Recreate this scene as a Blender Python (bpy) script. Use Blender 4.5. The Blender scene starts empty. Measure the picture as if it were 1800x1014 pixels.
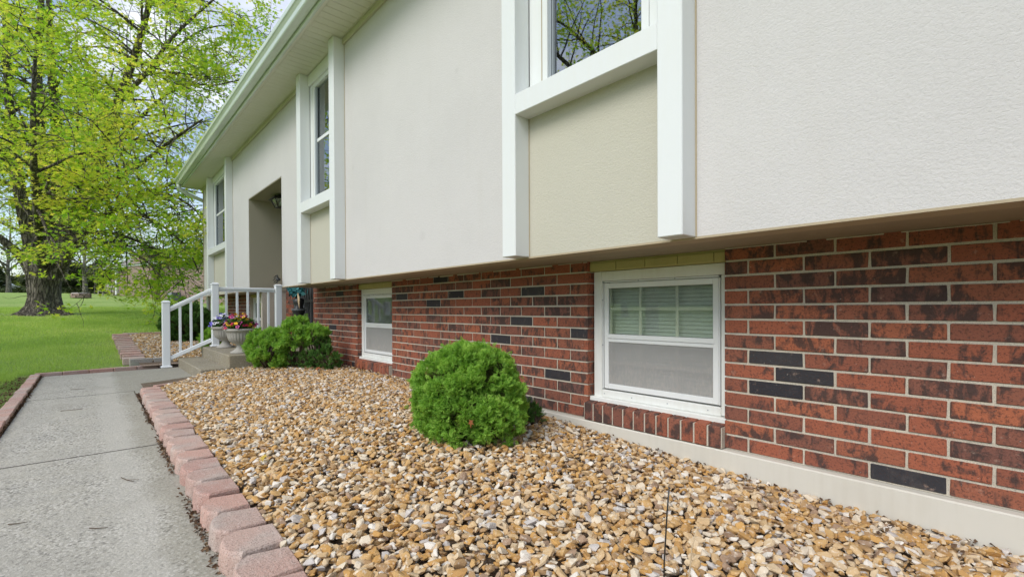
import bpy, bmesh, math, random
import numpy as np
from mathutils import Vector, Matrix, noise as mnoise

random.seed(7)
rng = np.random.default_rng(7)
SC = bpy.context.scene
COL = SC.collection
R = math.radians

# ------------------------------------------------------------------ camera
CAM_Z = .7497
YAW, PITCH, ROLL = .726, -.0082, -.0047
_fw = Vector((-math.cos(YAW), math.sin(YAW), 0)); _rt = Vector((math.sin(YAW), math.cos(YAW), 0)); _up = Vector((0, 0, 1))
_f = _fw*math.cos(PITCH)+_up*math.sin(PITCH); _u2 = _up*math.cos(PITCH)-_fw*math.sin(PITCH)
_r = _rt*math.cos(ROLL)+_u2*math.sin(ROLL); _u = _u2*math.cos(ROLL)-_rt*math.sin(ROLL)
cd = bpy.data.cameras.new('camera'); cam = bpy.data.objects.new('camera', cd); COL.objects.link(cam)
cam.matrix_world = Matrix(((_r.x, _u.x, -_f.x, 0), (_r.y, _u.y, -_f.y, 0), (_r.z, _u.z, -_f.z, CAM_Z), (0, 0, 0, 1)))
cd.sensor_fit = 'HORIZONTAL'; cd.sensor_width = 36; cd.lens = 36*837.08/1800
cd.shift_y = 41.29/1800; cd.clip_start = .02; cd.clip_end = 2000
SC.camera = cam

# ------------------------------------------------------------------ light
SUN_EL, SUN_AZ = R(43), R(172)      # azimuth measured clockwise from +Y
sun_dir = Vector((math.sin(SUN_AZ)*math.cos(SUN_EL), math.cos(SUN_AZ)*math.cos(SUN_EL), math.sin(SUN_EL)))
sd = bpy.data.lights.new('sun', 'SUN'); sd.energy = 1.45; sd.angle = R(32); sd.color = (1, .965, .91)
so = bpy.data.objects.new('sun', sd); COL.objects.link(so)
so.rotation_euler = sun_dir.to_track_quat('Z', 'Y').to_euler()

W = bpy.data.worlds.new('World'); SC.world = W; W.use_nodes = True
nt = W.node_tree; nt.nodes.clear()
def wn(t, **k):
    n = nt.nodes.new(t)
    for a, b in k.items(): setattr(n, a, b)
    return n
sky = wn('ShaderNodeTexSky', sky_type='NISHITA', sun_disc=False, sun_elevation=SUN_EL, sun_rotation=SUN_AZ)
b1 = wn('ShaderNodeBackground'); b1.inputs[1].default_value = .12; nt.links.new(sky.outputs[0], b1.inputs[0])
b2 = wn('ShaderNodeBackground'); b2.inputs[0].default_value = (.93, .95, 1, 1); b2.inputs[1].default_value = .78
tc = wn('ShaderNodeTexCoord'); sep = wn('ShaderNodeSeparateXYZ'); nt.links.new(tc.outputs['Generated'], sep.inputs[0])
def wm(op, a, b):
    n = wn('ShaderNodeMath', operation=op)
    for i, v in enumerate((a, b)):
        if v is None: continue
        if hasattr(v, 'links'): nt.links.new(v, n.inputs[i])
        else: n.inputs[i].default_value = v
    return n.outputs[0]
zz = wm('ADD', wm('MAXIMUM', sep.outputs[2], 0.), .18)
cmb = wn('ShaderNodeCombineXYZ'); nt.links.new(wm('DIVIDE', sep.outputs[0], zz), cmb.inputs[0]); nt.links.new(wm('DIVIDE', sep.outputs[1], zz), cmb.inputs[1])
cn = wn('ShaderNodeTexNoise'); cn.inputs['Scale'].default_value = 1.5; cn.inputs['Detail'].default_value = 9; cn.inputs['Roughness'].default_value = .55
cn.inputs['Distortion'].default_value = .5
nt.links.new(cmb.outputs[0], cn.inputs['Vector'])
cr = wn('ShaderNodeValToRGB'); cr.color_ramp.elements[0].position = .50; cr.color_ramp.elements[1].position = .68
cr.color_ramp.elements[0].color = (.12, .12, .12, 1); cr.color_ramp.elements[1].color = (.97, .97, .97, 1)
nt.links.new(cn.outputs[0], cr.inputs[0])
mx = wn('ShaderNodeMixShader'); nt.links.new(cr.outputs[0], mx.inputs[0]); nt.links.new(b1.outputs[0], mx.inputs[1]); nt.links.new(b2.outputs[0], mx.inputs[2])
wo = wn('ShaderNodeOutputWorld'); nt.links.new(mx.outputs[0], wo.inputs[0])

SC.view_settings.view_transform = 'Standard'; SC.view_settings.look = 'None'
SC.view_settings.gamma = 1; SC.view_settings.use_curve_mapping = False
SC.view_settings.exposure = .78
SC.cycles.max_bounces = 8; SC.cycles.transparent_max_bounces = 24

# ------------------------------------------------------------------ materials
class N:
    """tiny node-graph helper"""
    def __init__(s, name):
        s.m = bpy.data.materials.new(name); s.m.use_nodes = True; s.t = s.m.node_tree
        s.b = s.t.nodes['Principled BSDF']; s.out = s.t.nodes['Material Output']
    def n(s, t, ins=None, **k):
        o = s.t.nodes.new(t)
        for a, b in k.items(): setattr(o, a, b)
        for a, b in (ins or {}).items(): s.set(o.inputs[a], b)
        return o
    def set(s, inp, v):
        if hasattr(v, 'links'): s.t.links.new(v, inp)
        elif isinstance(v, (tuple, list)) and len(v) == 3 and inp.type == 'RGBA': inp.default_value = (*v, 1)
        else: inp.default_value = v
    def coord(s, kind='Object', scale=(1, 1, 1), off=None):
        v = s.n('ShaderNodeTexCoord').outputs[kind] if kind != 'World' else s.n('ShaderNodeNewGeometry').outputs['Position']
        if off is not None: v = s.n('ShaderNodeVectorMath', {0: v, 1: off}, operation='ADD').outputs[0]
        if scale != (1, 1, 1): v = s.n('ShaderNodeVectorMath', {0: v, 1: scale}, operation='MULTIPLY').outputs[0]
        return v
    def noise(s, v, scale, detail=4, rough=.55, dist=0):
        return s.n('ShaderNodeTexNoise', {'Vector': v, 'Scale': scale, 'Detail': detail, 'Roughness': rough, 'Distortion': dist}).outputs[0]
    def vor(s, v, scale, out=0, feature='F1', rnd=1):
        return s.n('ShaderNodeTexVoronoi', {'Vector': v, 'Scale': scale, 'Randomness': rnd}, feature=feature).outputs[out]
    def ramp(s, f, stops, interp='LINEAR'):
        r = s.n('ShaderNodeValToRGB', {0: f}); cr = r.color_ramp; cr.interpolation = interp
        while len(cr.elements) < len(stops): cr.elements.new(.5)
        for e, (p, c) in zip(cr.elements, stops):
            e.position = p; e.color = (*c, 1) if isinstance(c, tuple) else (c, c, c, 1)
        return r.outputs[0]
    def mix(s, f, a, b, mode='MIX'):
        o = s.n('ShaderNodeMix', data_type='RGBA', blend_type=mode)
        s.set(o.inputs[0], f); s.set(o.inputs[6], a); s.set(o.inputs[7], b); return o.outputs[2]
    def math(s, op, a, b=0., c=0.):
        o = s.n('ShaderNodeMath', operation=op); s.set(o.inputs[0], a); s.set(o.inputs[1], b)
        if op == 'MULTIPLY_ADD': s.set(o.inputs[2], c)
        return o.outputs[0]
    def bump(s, h, strength=.5, dist=.01, nrm=None):
        o = s.n('ShaderNodeBump', {'Height': h, 'Strength': strength, 'Distance': dist})
        if nrm is not None: s.set(o.inputs['Normal'], nrm)
        return o.outputs[0]
    def fin(s, col=None, rough=None, nrm=None, spec=None, metal=None):
        if col is not None: s.set(s.b.inputs['Base Color'], col)
        if rough is not None: s.set(s.b.inputs['Roughness'], rough)
        if nrm is not None: s.set(s.b.inputs['Normal'], nrm)
        if spec is not None: s.b.inputs['Specular IOR Level'].default_value = spec
        if metal is not None: s.b.inputs['Metallic'].default_value = metal
        return s.m

def mat_paint(name, col, rough=.4, dirt=.12, dcol=None, spec=.4):
    a = N(name); v = a.coord('World')
    n1 = a.noise(v, 2.2, 6, .6); n2 = a.noise(a.coord('World', (18, 18, 1.6)), 2., 4)
    f = a.math('MULTIPLY', a.ramp(a.math('ADD', a.math('MULTIPLY', n1, .6), a.math('MULTIPLY', n2, .4)), [(.45, 0.), (.75, 1.)]), dirt)
    dc = dcol or tuple(c*.6 for c in col)
    return a.fin(a.mix(f, col, dc), rough, a.bump(a.noise(v, 60, 3), .08, .002), spec)

def mat_stucco(name, col, stain=.25):
    a = N(name); v = a.coord('World')
    n1 = a.noise(v, 1.1, 7, .62); n2 = a.noise(a.coord('World', (5, 5, .5)), 1.6, 5, .6)
    f1 = a.math('MULTIPLY', a.ramp(n1, [(.42, 0.), (.68, 1.)]), stain)
    c = a.mix(f1, col, tuple(x*.86 for x in col))
    c = a.mix(a.math('MULTIPLY', a.ramp(n2, [(.60, 0.), (.85, .35)]), stain), c, (col[0]*.84, col[1]*.80, col[2]*.70))
    for px_, pz_, r_ in ((-4.75, 2.20, .06), (-3.4, 1.35, .09), (-.6, 2.1, .07), (-2.9, 2.5, .05), (-9.7, 2.9, .08)):
        dd_ = a.n('ShaderNodeVectorMath', {0: a.n('ShaderNodeVectorMath', {0: v, 1: (-px_, 0, -pz_)}, operation='ADD').outputs[0], 1: (1, 0, 1)}, operation='MULTIPLY').outputs[0]
        ln_ = a.n('ShaderNodeVectorMath', {0: dd_}, operation='LENGTH').outputs[1]
        c = a.mix(a.ramp(a.math('ADD', a.math('MULTIPLY', ln_, 1/r_), a.math('MULTIPLY', a.noise(v, 14, 4), .8)), [(.5, .22), (1.2, 0.)]), c, tuple(x*.62 for x in col))
    fine = a.noise(v, 120, 3, .6)
    c = a.mix(a.math('MULTIPLY', a.ramp(fine, [(.3, 1.), (.5, 0.)]), .22), c, tuple(x*.7 for x in col))
    w = a.noise(a.coord('World', (1, 1, 1.4)), 75, 5, .62, .7)
    h = a.math('ADD', a.math('MULTIPLY', a.ramp(w, [(.36, 0.), (.58, 1.)]), .9), a.math('MULTIPLY', fine, .5))
    h = a.math('ADD', h, a.math('MULTIPLY', a.noise(v, 6, 3), 1.2))
    return a.fin(c, .88, a.bump(h, .55, .0014), .2)

def mat_brick(name, dark=False):
    a = N(name); oi = a.n('ShaderNodeObjectInfo').outputs['Random']
    isl = a.n('ShaderNodeNewGeometry').outputs['Random Per Island']
    rnd = a.math('FRACT', a.math('ADD', a.math('MULTIPLY', oi, 7.13), isl))
    off = a.n('ShaderNodeCombineXYZ', {0: a.math('MULTIPLY', rnd, 97.), 1: a.math('MULTIPLY', rnd, 41.), 2: a.math('MULTIPLY', rnd, 63.)}).outputs[0]
    v = a.coord('World', (1, 1, 1), off); vs = a.n('ShaderNodeVectorMath', {0: v, 1: (26, 26, 9)}, operation='MULTIPLY').outputs[0]
    if dark: base = a.ramp(rnd, [(0, (.030, .030, .036)), (1, (.050, .048, .052))]); sm = (.10, .085, .08); lo, hi = .52, .72
    else:
        base = a.ramp(rnd, [(0, (.34, .108, .060)), (.3, (.28, .092, .055)), (.5, (.21, .086, .060)), (.72, (.37, .120, .062)), (.88, (.17, .078, .062)), (1, (.29, .108, .068))])
        sm = (.048, .038, .036); lo, hi = .49, .57
    n1 = a.noise(vs, .9, 7, .68, .7); n2 = a.noise(v, 14, 5, .6, .5)
    thr = a.math('ADD', n1, a.math('MULTIPLY_ADD', rnd, .16, -.08))
    f = a.ramp(a.math('MULTIPLY_ADD', n2, .45, a.math('MULTIPLY', thr, .55)), [(lo, 0.), (hi, .85)])
    c = a.mix(f, base, sm)
    c = a.mix(a.ramp(a.noise(v, 120, 4, .7), [(.53, 0.), (.62, .7)]), c, (.055, .032, .028))
    c = a.mix(a.ramp(a.noise(v, 22, 6, .7), [(.62, 0.), (.74, .5)]), c, (.50, .34, .26))
    c = a.mix(a.ramp(a.noise(v, 75, 4, .7), [(.68, 0.), (.74, .7)]), c, (.60, .54, .47))
    h = a.math('ADD', a.math('MULTIPLY', a.noise(vs, 3, 5, .7), .8), a.noise(v, 90, 4, .7))
    return a.fin(c, .8, a.bump(h, .9, .0035), .25)

def mat_rock(name, stops, rough=.8, bscale=60, bstr=.5, spec=.3, tint=.25):
    a = N(name); isl = a.n('ShaderNodeNewGeometry').outputs['Random Per Island']
    base = a.ramp(isl, stops, 'CONSTANT'); v = a.coord('World')
    c = a.mix(a.math('MULTIPLY', a.noise(v, 45, 5, .65), tint*2), base, (.30, .17, .07), 'MULTIPLY')
    c = a.mix(a.ramp(a.noise(v, 70, 4), [(.56, 0.), (.7, .5)]), c, (.80, .74, .64))
    return a.fin(c, rough, a.bump(a.noise(v, bscale, 4, .6), bstr, .004), spec)

def mat_paver(name, grey=False):
    a = N(name); oi = a.n('ShaderNodeObjectInfo').outputs['Random']; v = a.coord('World')
    if grey: base = a.ramp(oi, [(0, (.33, .32, .29)), (1, (.40, .38, .34))])
    else: base = a.ramp(oi, [(0, (.54, .33, .27)), (.3, (.47, .29, .245)), (.55, (.50, .36, .305)), (.8, (.57, .34, .275)), (1, (.53, .42, .36))])
    c = a.mix(a.ramp(a.noise(v, 5, 5, .6), [(.46, 0.), (.66, .8)]), base, (.50, .42, .37))
    c = a.mix(a.ramp(a.noise(v, 230, 2), [(.54, 0.), (.62, .6)]), c, (.18, .12, .10))
    c = a.mix(a.ramp(a.noise(v, 170, 2, .5, 1), [(.60, 0.), (.66, .6)]), c, (.66, .56, .50))
    h = a.math('ADD', a.noise(v, 150, 4, .7), a.math('MULTIPLY', a.noise(v, 30, 4), 1.5))
    return a.fin(c, .92, a.bump(h, .9, .005), .15)

def mat_concrete(name, col, agg=.5, joints=(), path=False):
    a = N(name); v = a.coord('World'); sx = a.n('ShaderNodeSeparateXYZ', {0: v})
    c = a.mix(a.ramp(a.noise(v, 1.3, 7, .65, .3), [(.40, 0.), (.66, .8)]), col, tuple(x*.82 for x in col))
    c = a.mix(a.ramp(a.noise(v, 6, 6, .65), [(.45, 0.), (.7, .45)]), c, (col[0]*1.22, col[1]*1.2, col[2]*1.14))
    cell = a.n('ShaderNodeTexVoronoi', {'Vector': v, 'Scale': 78.})
    sc_ = a.n('ShaderNodeSeparateColor', {0: cell.outputs['Color']}).outputs[0]
    edge = a.ramp(cell.outputs['Distance'], [(.3, 1.), (.62, 0.)])
    patch = a.ramp(a.noise(v, 2.6, 4), [(.35, .3), (.6, 1.)])
    c = a.mix(a.math('MULTIPLY', a.math('MULTIPLY', a.ramp(sc_, [(.0, .0), (.45, .0), (.55, 1.)]), edge), a.math('MULTIPLY', patch, agg)), c, (.64, .61, .55))
    c = a.mix(a.math('MULTIPLY', a.math('MULTIPLY', a.ramp(sc_, [(.0, 1.), (.3, 1.), (.36, 0.)]), edge), a.math('MULTIPLY', patch, agg)), c, (.15, .145, .13))
    c = a.mix(a.ramp(a.noise(v, 260, 3), [(.50, 0.), (.66, .5)]), c, (.17, .16, .145))
    if path:
        # smoother trowelled band and dark mossy margin along the paver side
        wob = a.math('MULTIPLY_ADD', a.noise(v, 2.2, 4), .16, sx.outputs[1])
        band = a.ramp(wob, [(.10, 0.), (.17, .55), (.26, .55), (.31, 0.)])
        c = a.mix(band, c, (.48, .455, .40))
        moss = a.ramp(wob, [(.27, 0.), (.36, .55)])
        c = a.mix(moss, c, (.29, .27, .21))
        c = a.mix(a.ramp(a.math('ADD', a.noise(v, 3, 4), a.math('MULTIPLY', sx.outputs[0], -.02)), [(.66, 0.), (.80, .35)]), c, (.30, .28, .24))
    h = a.math('ADD', a.math('MULTIPLY', edge, .4*agg), a.noise(v, 120, 5, .7))
    return a.fin(c, .9, a.bump(h, .7, .004), .2)

def mat_leaf(name, stops, trans=.45, rough=.5, noise_scale=.35, per=.5, spec=.3):
    a = N(name); v = a.coord('World'); isl = a.n('ShaderNodeNewGeometry').outputs['Random Per Island']
    f = a.math('MULTIPLY_ADD', isl, per, a.math('MULTIPLY', a.ramp(a.noise(v, noise_scale, 3), [(.35, 0.), (.65, 1.)]), 1-per))
    c = a.ramp(f, stops)
    a.fin(c, rough, None, spec)
    tr = a.n('ShaderNodeBsdfTranslucent'); a.set(tr.inputs[0], a.mix(1., c, (1.25, 1.2, .6), 'MULTIPLY'))
    mxs = a.n('ShaderNodeMixShader', {0: trans}); a.t.links.new(a.b.outputs[0], mxs.inputs[1]); a.t.links.new(tr.outputs[0], mxs.inputs[2])
    a.t.links.new(mxs.outputs[0], a.out.inputs[0]); return a.m

def mat_bark(name, col=(.165, .145, .12), sc=1.):
    a = N(name); v = a.coord('Object', (9*sc, 9*sc, 1.6*sc))
    n1 = a.noise(v, 1.6, 8, .7, .6); r = a.n('ShaderNodeTexVoronoi', {'Vector': a.n('ShaderNodeVectorMath', {0: v, 1: a.n('ShaderNodeTexNoise', {'Vector': v, 'Scale': 2.}).outputs[1]}, operation='ADD').outputs[0], 'Scale': 1.5}, feature='DISTANCE_TO_EDGE').outputs[0]
    crack = a.ramp(r, [(.0, 1.), (.16, 0.)])
    c = a.mix(a.ramp(n1, [(.35, 0.), (.65, 1.)]), tuple(x*.6 for x in col), tuple(x*1.7 for x in col))
    c = a.mix(a.math('MULTIPLY', crack, .75), c, tuple(x*.22 for x in col))
    h = a.math('SUBTRACT', a.math('MULTIPLY', n1, .7), a.math('MULTIPLY', crack, .9))
    return a.fin(c, .9, a.bump(h, 1., .05), .15)

def mat_glass(name, tint=(.9, .95, .95), refl=1.75, veil=0.):
    a = N(name); fr = a.n('ShaderNodeFresnel', {'IOR': refl}).outputs[0]
    tr = a.n('ShaderNodeBsdfTransparent', {0: tint}); gl = a.n('ShaderNodeBsdfGlossy', {0: (.95, .98, 1), 'Roughness': .015})
    v = a.coord('World'); nb = a.bump(a.noise(v, 1.7, 2), .25, .004); a.set(gl.inputs['Normal'], nb)
    m1 = a.n('ShaderNodeMixShader', {0: fr}); a.t.links.new(tr.outputs[0], m1.inputs[1]); a.t.links.new(gl.outputs[0], m1.inputs[2])
    sh = m1
    if veil:  # grey diffuse film mixed unevenly over the pane
        df = a.n('ShaderNodeBsdfDiffuse', {0: (.42, .43, .42)})
        sh = a.n('ShaderNodeMixShader', {0: a.math('MULTIPLY', a.ramp(a.noise(v, 7, 6, .7), [(.3, .3), (.8, 1.)]), veil)})
        a.t.links.new(m1.outputs[0], sh.inputs[1]); a.t.links.new(df.outputs[0], sh.inputs[2])
    a.t.links.new(sh.outputs[0], a.out.inputs[0]); return a.m

def mat_screen(name):
    a = N(name); v = a.coord('World'); sz = a.n('ShaderNodeSeparateXYZ', {0: v}).outputs[2]
    df = a.n('ShaderNodeBsdfDiffuse'); tr = a.n('ShaderNodeBsdfTransparent', {0: (1, 1, 1)})
    dirt = a.ramp(a.math('ADD', a.noise(a.coord('World', (40, 40, 14)), 2, 5, .7), a.math('MULTIPLY', sz, -.9)), [(.15, 0.), (.5, 1.)])
    a.set(df.inputs[0], a.mix(dirt, (.40, .40, .39), (.52, .49, .45)))
    m = a.n('ShaderNodeMixShader', {0: .52}); a.t.links.new(tr.outputs[0], m.inputs[1]); a.t.links.new(df.outputs[0], m.inputs[2])
    a.t.links.new(m.outputs[0], a.out.inputs[0]); return a.m

def mat_plain(name, col, rough=.6, metal=0, spec=.4, var=.0):
    a = N(name)
    c = col
    if var: c = a.mix(a.math('MULTIPLY', a.noise(a.coord('World'), 30, 4), var), col, tuple(x*.3 for x in col))
    return a.fin(c, rough, None, spec, metal)

MT = {
 'stucco': mat_stucco('stucco_light', (.585, .568, .556), .42),
 'stucco_panel': mat_stucco('stucco_panel', (.51, .49, .41), .2),
 'stucco_shade': mat_stucco('stucco_entry_shade', (.37, .335, .25), .3),  # shade of the deep entry recess put into a darker stucco colour
 'white': mat_paint('white_trim', (.715, .735, .735), .35, .22, (.66, .64, .56)),
 'white_old': mat_paint('white_weathered_trim', (.72, .735, .71), .42, .4, (.50, .47, .38)),
 'cream': mat_paint('cream_soffit', (.66, .65, .54), .45, .12),
 'gutter': mat_paint('pale_green_gutter', (.60, .67, .60), .22, .25, (.42, .47, .36), .6),
 'frieze': mat_paint('beige_frieze', (.50, .48, .36), .5, .2),
 'under': mat_paint('overhang_board', (.33, .28, .20), .75, .5),
 'olive': mat_paint('olive_painted_brick', (.44, .40, .17), .6, .35, (.30, .26, .11)),
 'caulk': mat_paint('caulk', (.42, .35, .24), .8, .5),
 'brick': mat_brick('red_brick'), 'brick_dark': mat_brick('dark_brick', True),
 'mortar': mat_concrete('mortar', (.56, .51, .42), .1),
 'found': mat_paint('foundation_coating', (.60, .575, .505), .85, .35, (.42, .38, .30), .2),
 'path': mat_concrete('path_concrete', (.43, .405, .35), .9, path=True),
 'step': mat_concrete('step_concrete', (.30, .26, .185), .5),
 'paver': mat_paver('pink_paver'), 'paver_grey': mat_paver('grey_paver', True),
 'stone': mat_rock('river_gravel', [(0, (.60, .39, .17)), (.13, (.66, .48, .27)), (.28, (.52, .31, .12)), (.38, (.72, .57, .37)), (.50, (.44, .29, .15)), (.57, (.78, .69, .54)), (.70, (.62, .37, .13)), (.82, (.84, .80, .72)), (.88, (.40, .28, .19)), (.94, (.60, .57, .54))], spec=.15),
 'soil': mat_concrete('brown_soil', (.13, .085, .05), .3),
 'glass': mat_glass('window_glass', (.93, .97, .94), 1.5, .16), 'glass_up': mat_glass('upper_window_glass', (.75, .82, .85), 4.0),
 'screen': mat_screen('insect_screen'),
 'blind': mat_plain('window_blind', (.66, .68, .64), .6), 'grille': mat_plain('tan_grille', (.80, .74, .66), .5),
 'dark': mat_plain('interior_dark', (.035, .035, .035), .8), 'black': mat_plain('black_iron', (.02, .021, .022), .4, 0, .5),
 'track': mat_plain('grey_vinyl_track', (.30, .33, .36), .5), 'rail': mat_paint('railing_vinyl', (.83, .85, .86), .3, .06),
 'urn': mat_paint('urn_resin', (.38, .36, .32), .75, .5, (.24, .22, .19)),
 'bark': mat_bark('maple_bark'), 'bark2': mat_bark('pale_bark', (.26, .235, .20)), 'twig': mat_plain('twig', (.10, .07, .045), .8),
 'leaf': mat_leaf('maple_leaf', [(0, (.17, .38, .04)), (.3, (.32, .54, .055)), (.6, (.54, .66, .10)), (1, (.80, .73, .20))], .6, .5, .35, .55),
 'leaf_far': mat_leaf('far_leaf', [(0, (.15, .22, .04)), (1, (.34, .36, .09))], .3, .6, .3),
 'evergreen': mat_leaf('evergreen_leaf', [(0, (.035, .06, .018)), (1, (.085, .11, .035))], .1, .7, .3),
 'arb': mat_leaf('arborvitae', [(0, (.10, .24, .035)), (.35, (.22, .44, .06)), (.75, (.36, .58, .10)), (1, (.50, .66, .17))], .42, .6, 14., .6, .2),
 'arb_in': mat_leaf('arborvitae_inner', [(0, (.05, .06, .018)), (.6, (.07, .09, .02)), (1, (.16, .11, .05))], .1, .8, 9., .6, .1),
 'arb_dk': mat_leaf('arborvitae_dark', [(0, (.03, .085, .015)), (1, (.10, .21, .035))], .15, .7, 9., .6, .2),
 'grass': mat_leaf('grass_blade', [(0, (.26, .42, .09)), (.5, (.39, .56, .14)), (.85, (.52, .64, .21)), (1, (.68, .66, .36))], .5, .5, .6, .6, .3),
}

MT['dirt'] = mat_plain('joint_dirt', (.045, .038, .03), .95)
# ------------------------------------------------------------------ object helpers
def tag(o, label=None, cat=None, group=None, kind=None):
    for k, v in (('label', label), ('category', cat), ('group', group), ('kind', kind)):
        if v: o[k] = v
    return o
def link(name, data, parent=None):
    o = bpy.data.objects.new(name, data); COL.objects.link(o)
    if parent is not None:
        o.parent = parent
        pw = parent
        off = Vector((0, 0, 0))
        while pw is not None: off += pw.location; pw = pw.parent
        o.location = -off         # meshes are written in world coordinates
    return o
def thing(name, label, cat, loc=(0, 0, 0), group=None):
    o = bpy.data.objects.new(name, None); COL.objects.link(o); o.location = loc; o.empty_display_size = .1
    return tag(o, label, cat, group)
def obj(name, bm, mt, parent=None, smooth=False):
    me = bpy.data.meshes.new(name); bm.to_mesh(me); bm.free()
    me.materials.append(MT[mt] if isinstance(mt, str) else mt)
    if smooth: me.polygons.foreach_set('use_smooth', [True]*len(me.polygons))
    return link(name, me, parent)
def bx(bm, x0, x1, y0, y1, z0, z1, bev=0., mtx=None):
    g = bmesh.ops.create_cube(bm, size=1.)
    vs = g['verts']
    for v in vs:
        v.co = Vector(((x0+x1)/2+v.co.x*(x1-x0), (y0+y1)/2+v.co.y*(y1-y0), (z0+z1)/2+v.co.z*(z1-z0)))
    if bev > 0:
        es = list({e for v in vs for e in v.link_edges})
        r = bmesh.ops.bevel(bm, geom=es, offset=bev, segments=1, affect='EDGES', profile=.5)
        vs = [v for v in r['verts']]
    if mtx is not None:
        allv = set(vs)
        for v in allv: v.co = mtx @ v.co
    return bm
def box(name, mt, parent, *a, bev=0.):
    bm = bmesh.new(); bx(bm, *a, bev=bev); return obj(name, bm, mt, parent)
def npmesh(name, V, F, mt, parent=None, smooth=False):
    """V (n,3); F list of int arrays (k,m) of any constant width"""
    me = bpy.data.meshes.new(name)
    V = np.asarray(V, np.float32); me.vertices.add(len(V)); me.vertices.foreach_set('co', V.ravel())
    loops = np.concatenate([np.asarray(f).ravel() for f in F]); tot = np.concatenate([np.full(len(f), np.asarray(f).shape[1]) for f in F])
    st = np.concatenate([[0], np.cumsum(tot)[:-1]])
    me.loops.add(len(loops)); me.loops.foreach_set('vertex_index', loops.astype(np.int32))
    me.polygons.add(len(tot)); me.polygons.foreach_set('loop_start', st.astype(np.int32))
    me.polygons.foreach_set('use_smooth', np.full(len(tot), bool(smooth)))
    me.update(calc_edges=True); me.validate()
    me.materials.append(MT[mt] if isinstance(mt, str) else mt)
    return link(name, me, parent)
def scatter(protos, idx, P, Rm, S):
    """instances of protos (verts, tri faces) -> V, F ; Rm (n,3,3), S (n,3)"""
    VV, FF, o = [], [], 0
    for k, (pv, pf) in enumerate(protos):
        s = np.where(idx == k)[0]
        if not len(s): continue
        v = pv[None]*S[s][:, None, :]
        v = np.einsum('nij,nkj->nki', Rm[s], v)+P[s][:, None, :]
        f = pf[None]+(np.arange(len(s))*len(pv))[:, None, None]+o
        VV.append(v.reshape(-1, 3)); FF.append(f.reshape(-1, pf.shape[1])); o += len(s)*len(pv)
    return np.concatenate(VV), FF
def frames(Nn, spin):
    """rotation matrices whose local z axis = Nn, spun about it"""
    Nn = Nn/np.linalg.norm(Nn, axis=1, keepdims=True)
    ref = np.where(np.abs(Nn[:, 2:3]) > .9, np.array([[1., 0, 0]]), np.array([[0, 0, 1.]]))
    a = np.cross(ref, Nn); a /= np.linalg.norm(a, axis=1, keepdims=True); b = np.cross(Nn, a)
    c, s = np.cos(spin)[:, None], np.sin(spin)[:, None]
    return np.stack([a*c+b*s, -a*s+b*c, Nn], axis=2)
def tube(V, F, pts, rad, n=8, cap=False, lobes=None):
    """append a tube to lists V,F (quads)"""
    pts = [Vector(p) for p in pts]; base = len(V); prev = None
    for i, p in enumerate(pts):
        d = (pts[min(i+1, len(pts)-1)]-pts[max(i-1, 0)])
        if d.length < 1e-9: d = Vector((0, 0, 1))
        d.normalize()
        if prev is None: a = d.orthogonal().normalized()
        else:
            a = prev-d*prev.dot(d)
            a = a.normalized() if a.length > 1e-6 else d.orthogonal().normalized()
        prev = a; b = d.cross(a)
        for k in range(n):
            t = 2*math.pi*k/n; r = rad[i]*(lobes(i, t) if lobes else 1)
            V.append(tuple(p+a*(math.cos(t)*r)+b*(math.sin(t)*r)))
        if i:
            o = base+(i-1)*n
            for k in range(n): F.append((o+k, o+(k+1) % n, o+n+(k+1) % n, o+n+k))
    if cap:
        V.append(tuple(pts[-1])); o = base+(len(pts)-1)*n; e = len(V)-1
        for k in range(n): F.append((o+k, o+(k+1) % n, e, e))
        V.append(tuple(pts[0])); e = len(V)-1
        for k in range(n): F.append((base+(k+1) % n, base+k, e, e))
def tubeobj(name, mt, parent, runs, n=8, smooth=True):
    V, F = [], []
    for pts, rad in runs:
        tube(V, F, pts, rad if isinstance(rad, (list, tuple)) else [rad]*len(pts), n, True)
    me = bpy.data.meshes.new(name)
    me.from_pydata(V, [], [f if f[2] != f[3] else f[:3] for f in F]); me.materials.append(MT[mt] if isinstance(mt, str) else mt)
    if smooth: me.polygons.foreach_set('use_smooth', [True]*len(me.polygons))
    return link(name, me, parent)
def lathe(name, mt, parent, prof, c, n=40, flute=None):
    V, F = [], []
    for i, (r, z) in enumerate(prof):
        for k in range(n):
            t = 2*math.pi*k/n; rr = r*(flute(i, t) if flute else 1)
            V.append((c[0]+rr*math.cos(t), c[1]+rr*math.sin(t), c[2]+z))
        if i:
            o = (i-1)*n
            for k in range(n): F.append((o+k, o+(k+1) % n, o+n+(k+1) % n, o+n+k))
    me = bpy.data.meshes.new(name); me.from_pydata(V, [], F); me.materials.append(MT[mt])
    me.polygons.foreach_set('use_smooth', [True]*len(F)); return link(name, me, parent)

# ------------------------------------------------------------------ terrain
TX = np.array([-300, -200, -102, -76, -60, -52, -45, -30, -21, -17, -13, -9.2, -8.6, 60.])
TZ = np.array([4.2, 3.5, 3.14, 2.74, 2.25, 1.85, 1.5, .98, .66, .33, .085, -.085, -.1, -.1])
def H(x, y):
    x = np.asarray(x, float); y = np.asarray(y, float)
    h = (np.interp(x-.8, TX, TZ)+np.interp(x, TX, TZ)+np.interp(x+.8, TX, TZ))/3
    h = h-.04*np.maximum(y-1, 0)*np.clip((-x-20)/20, 0, 1)
    h = h-.03*np.clip(-y-3, 0, 40)*np.clip((x+20)/10, 0, 1)
    return h
def Hs(x, y): return float(H(x, y))

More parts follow.
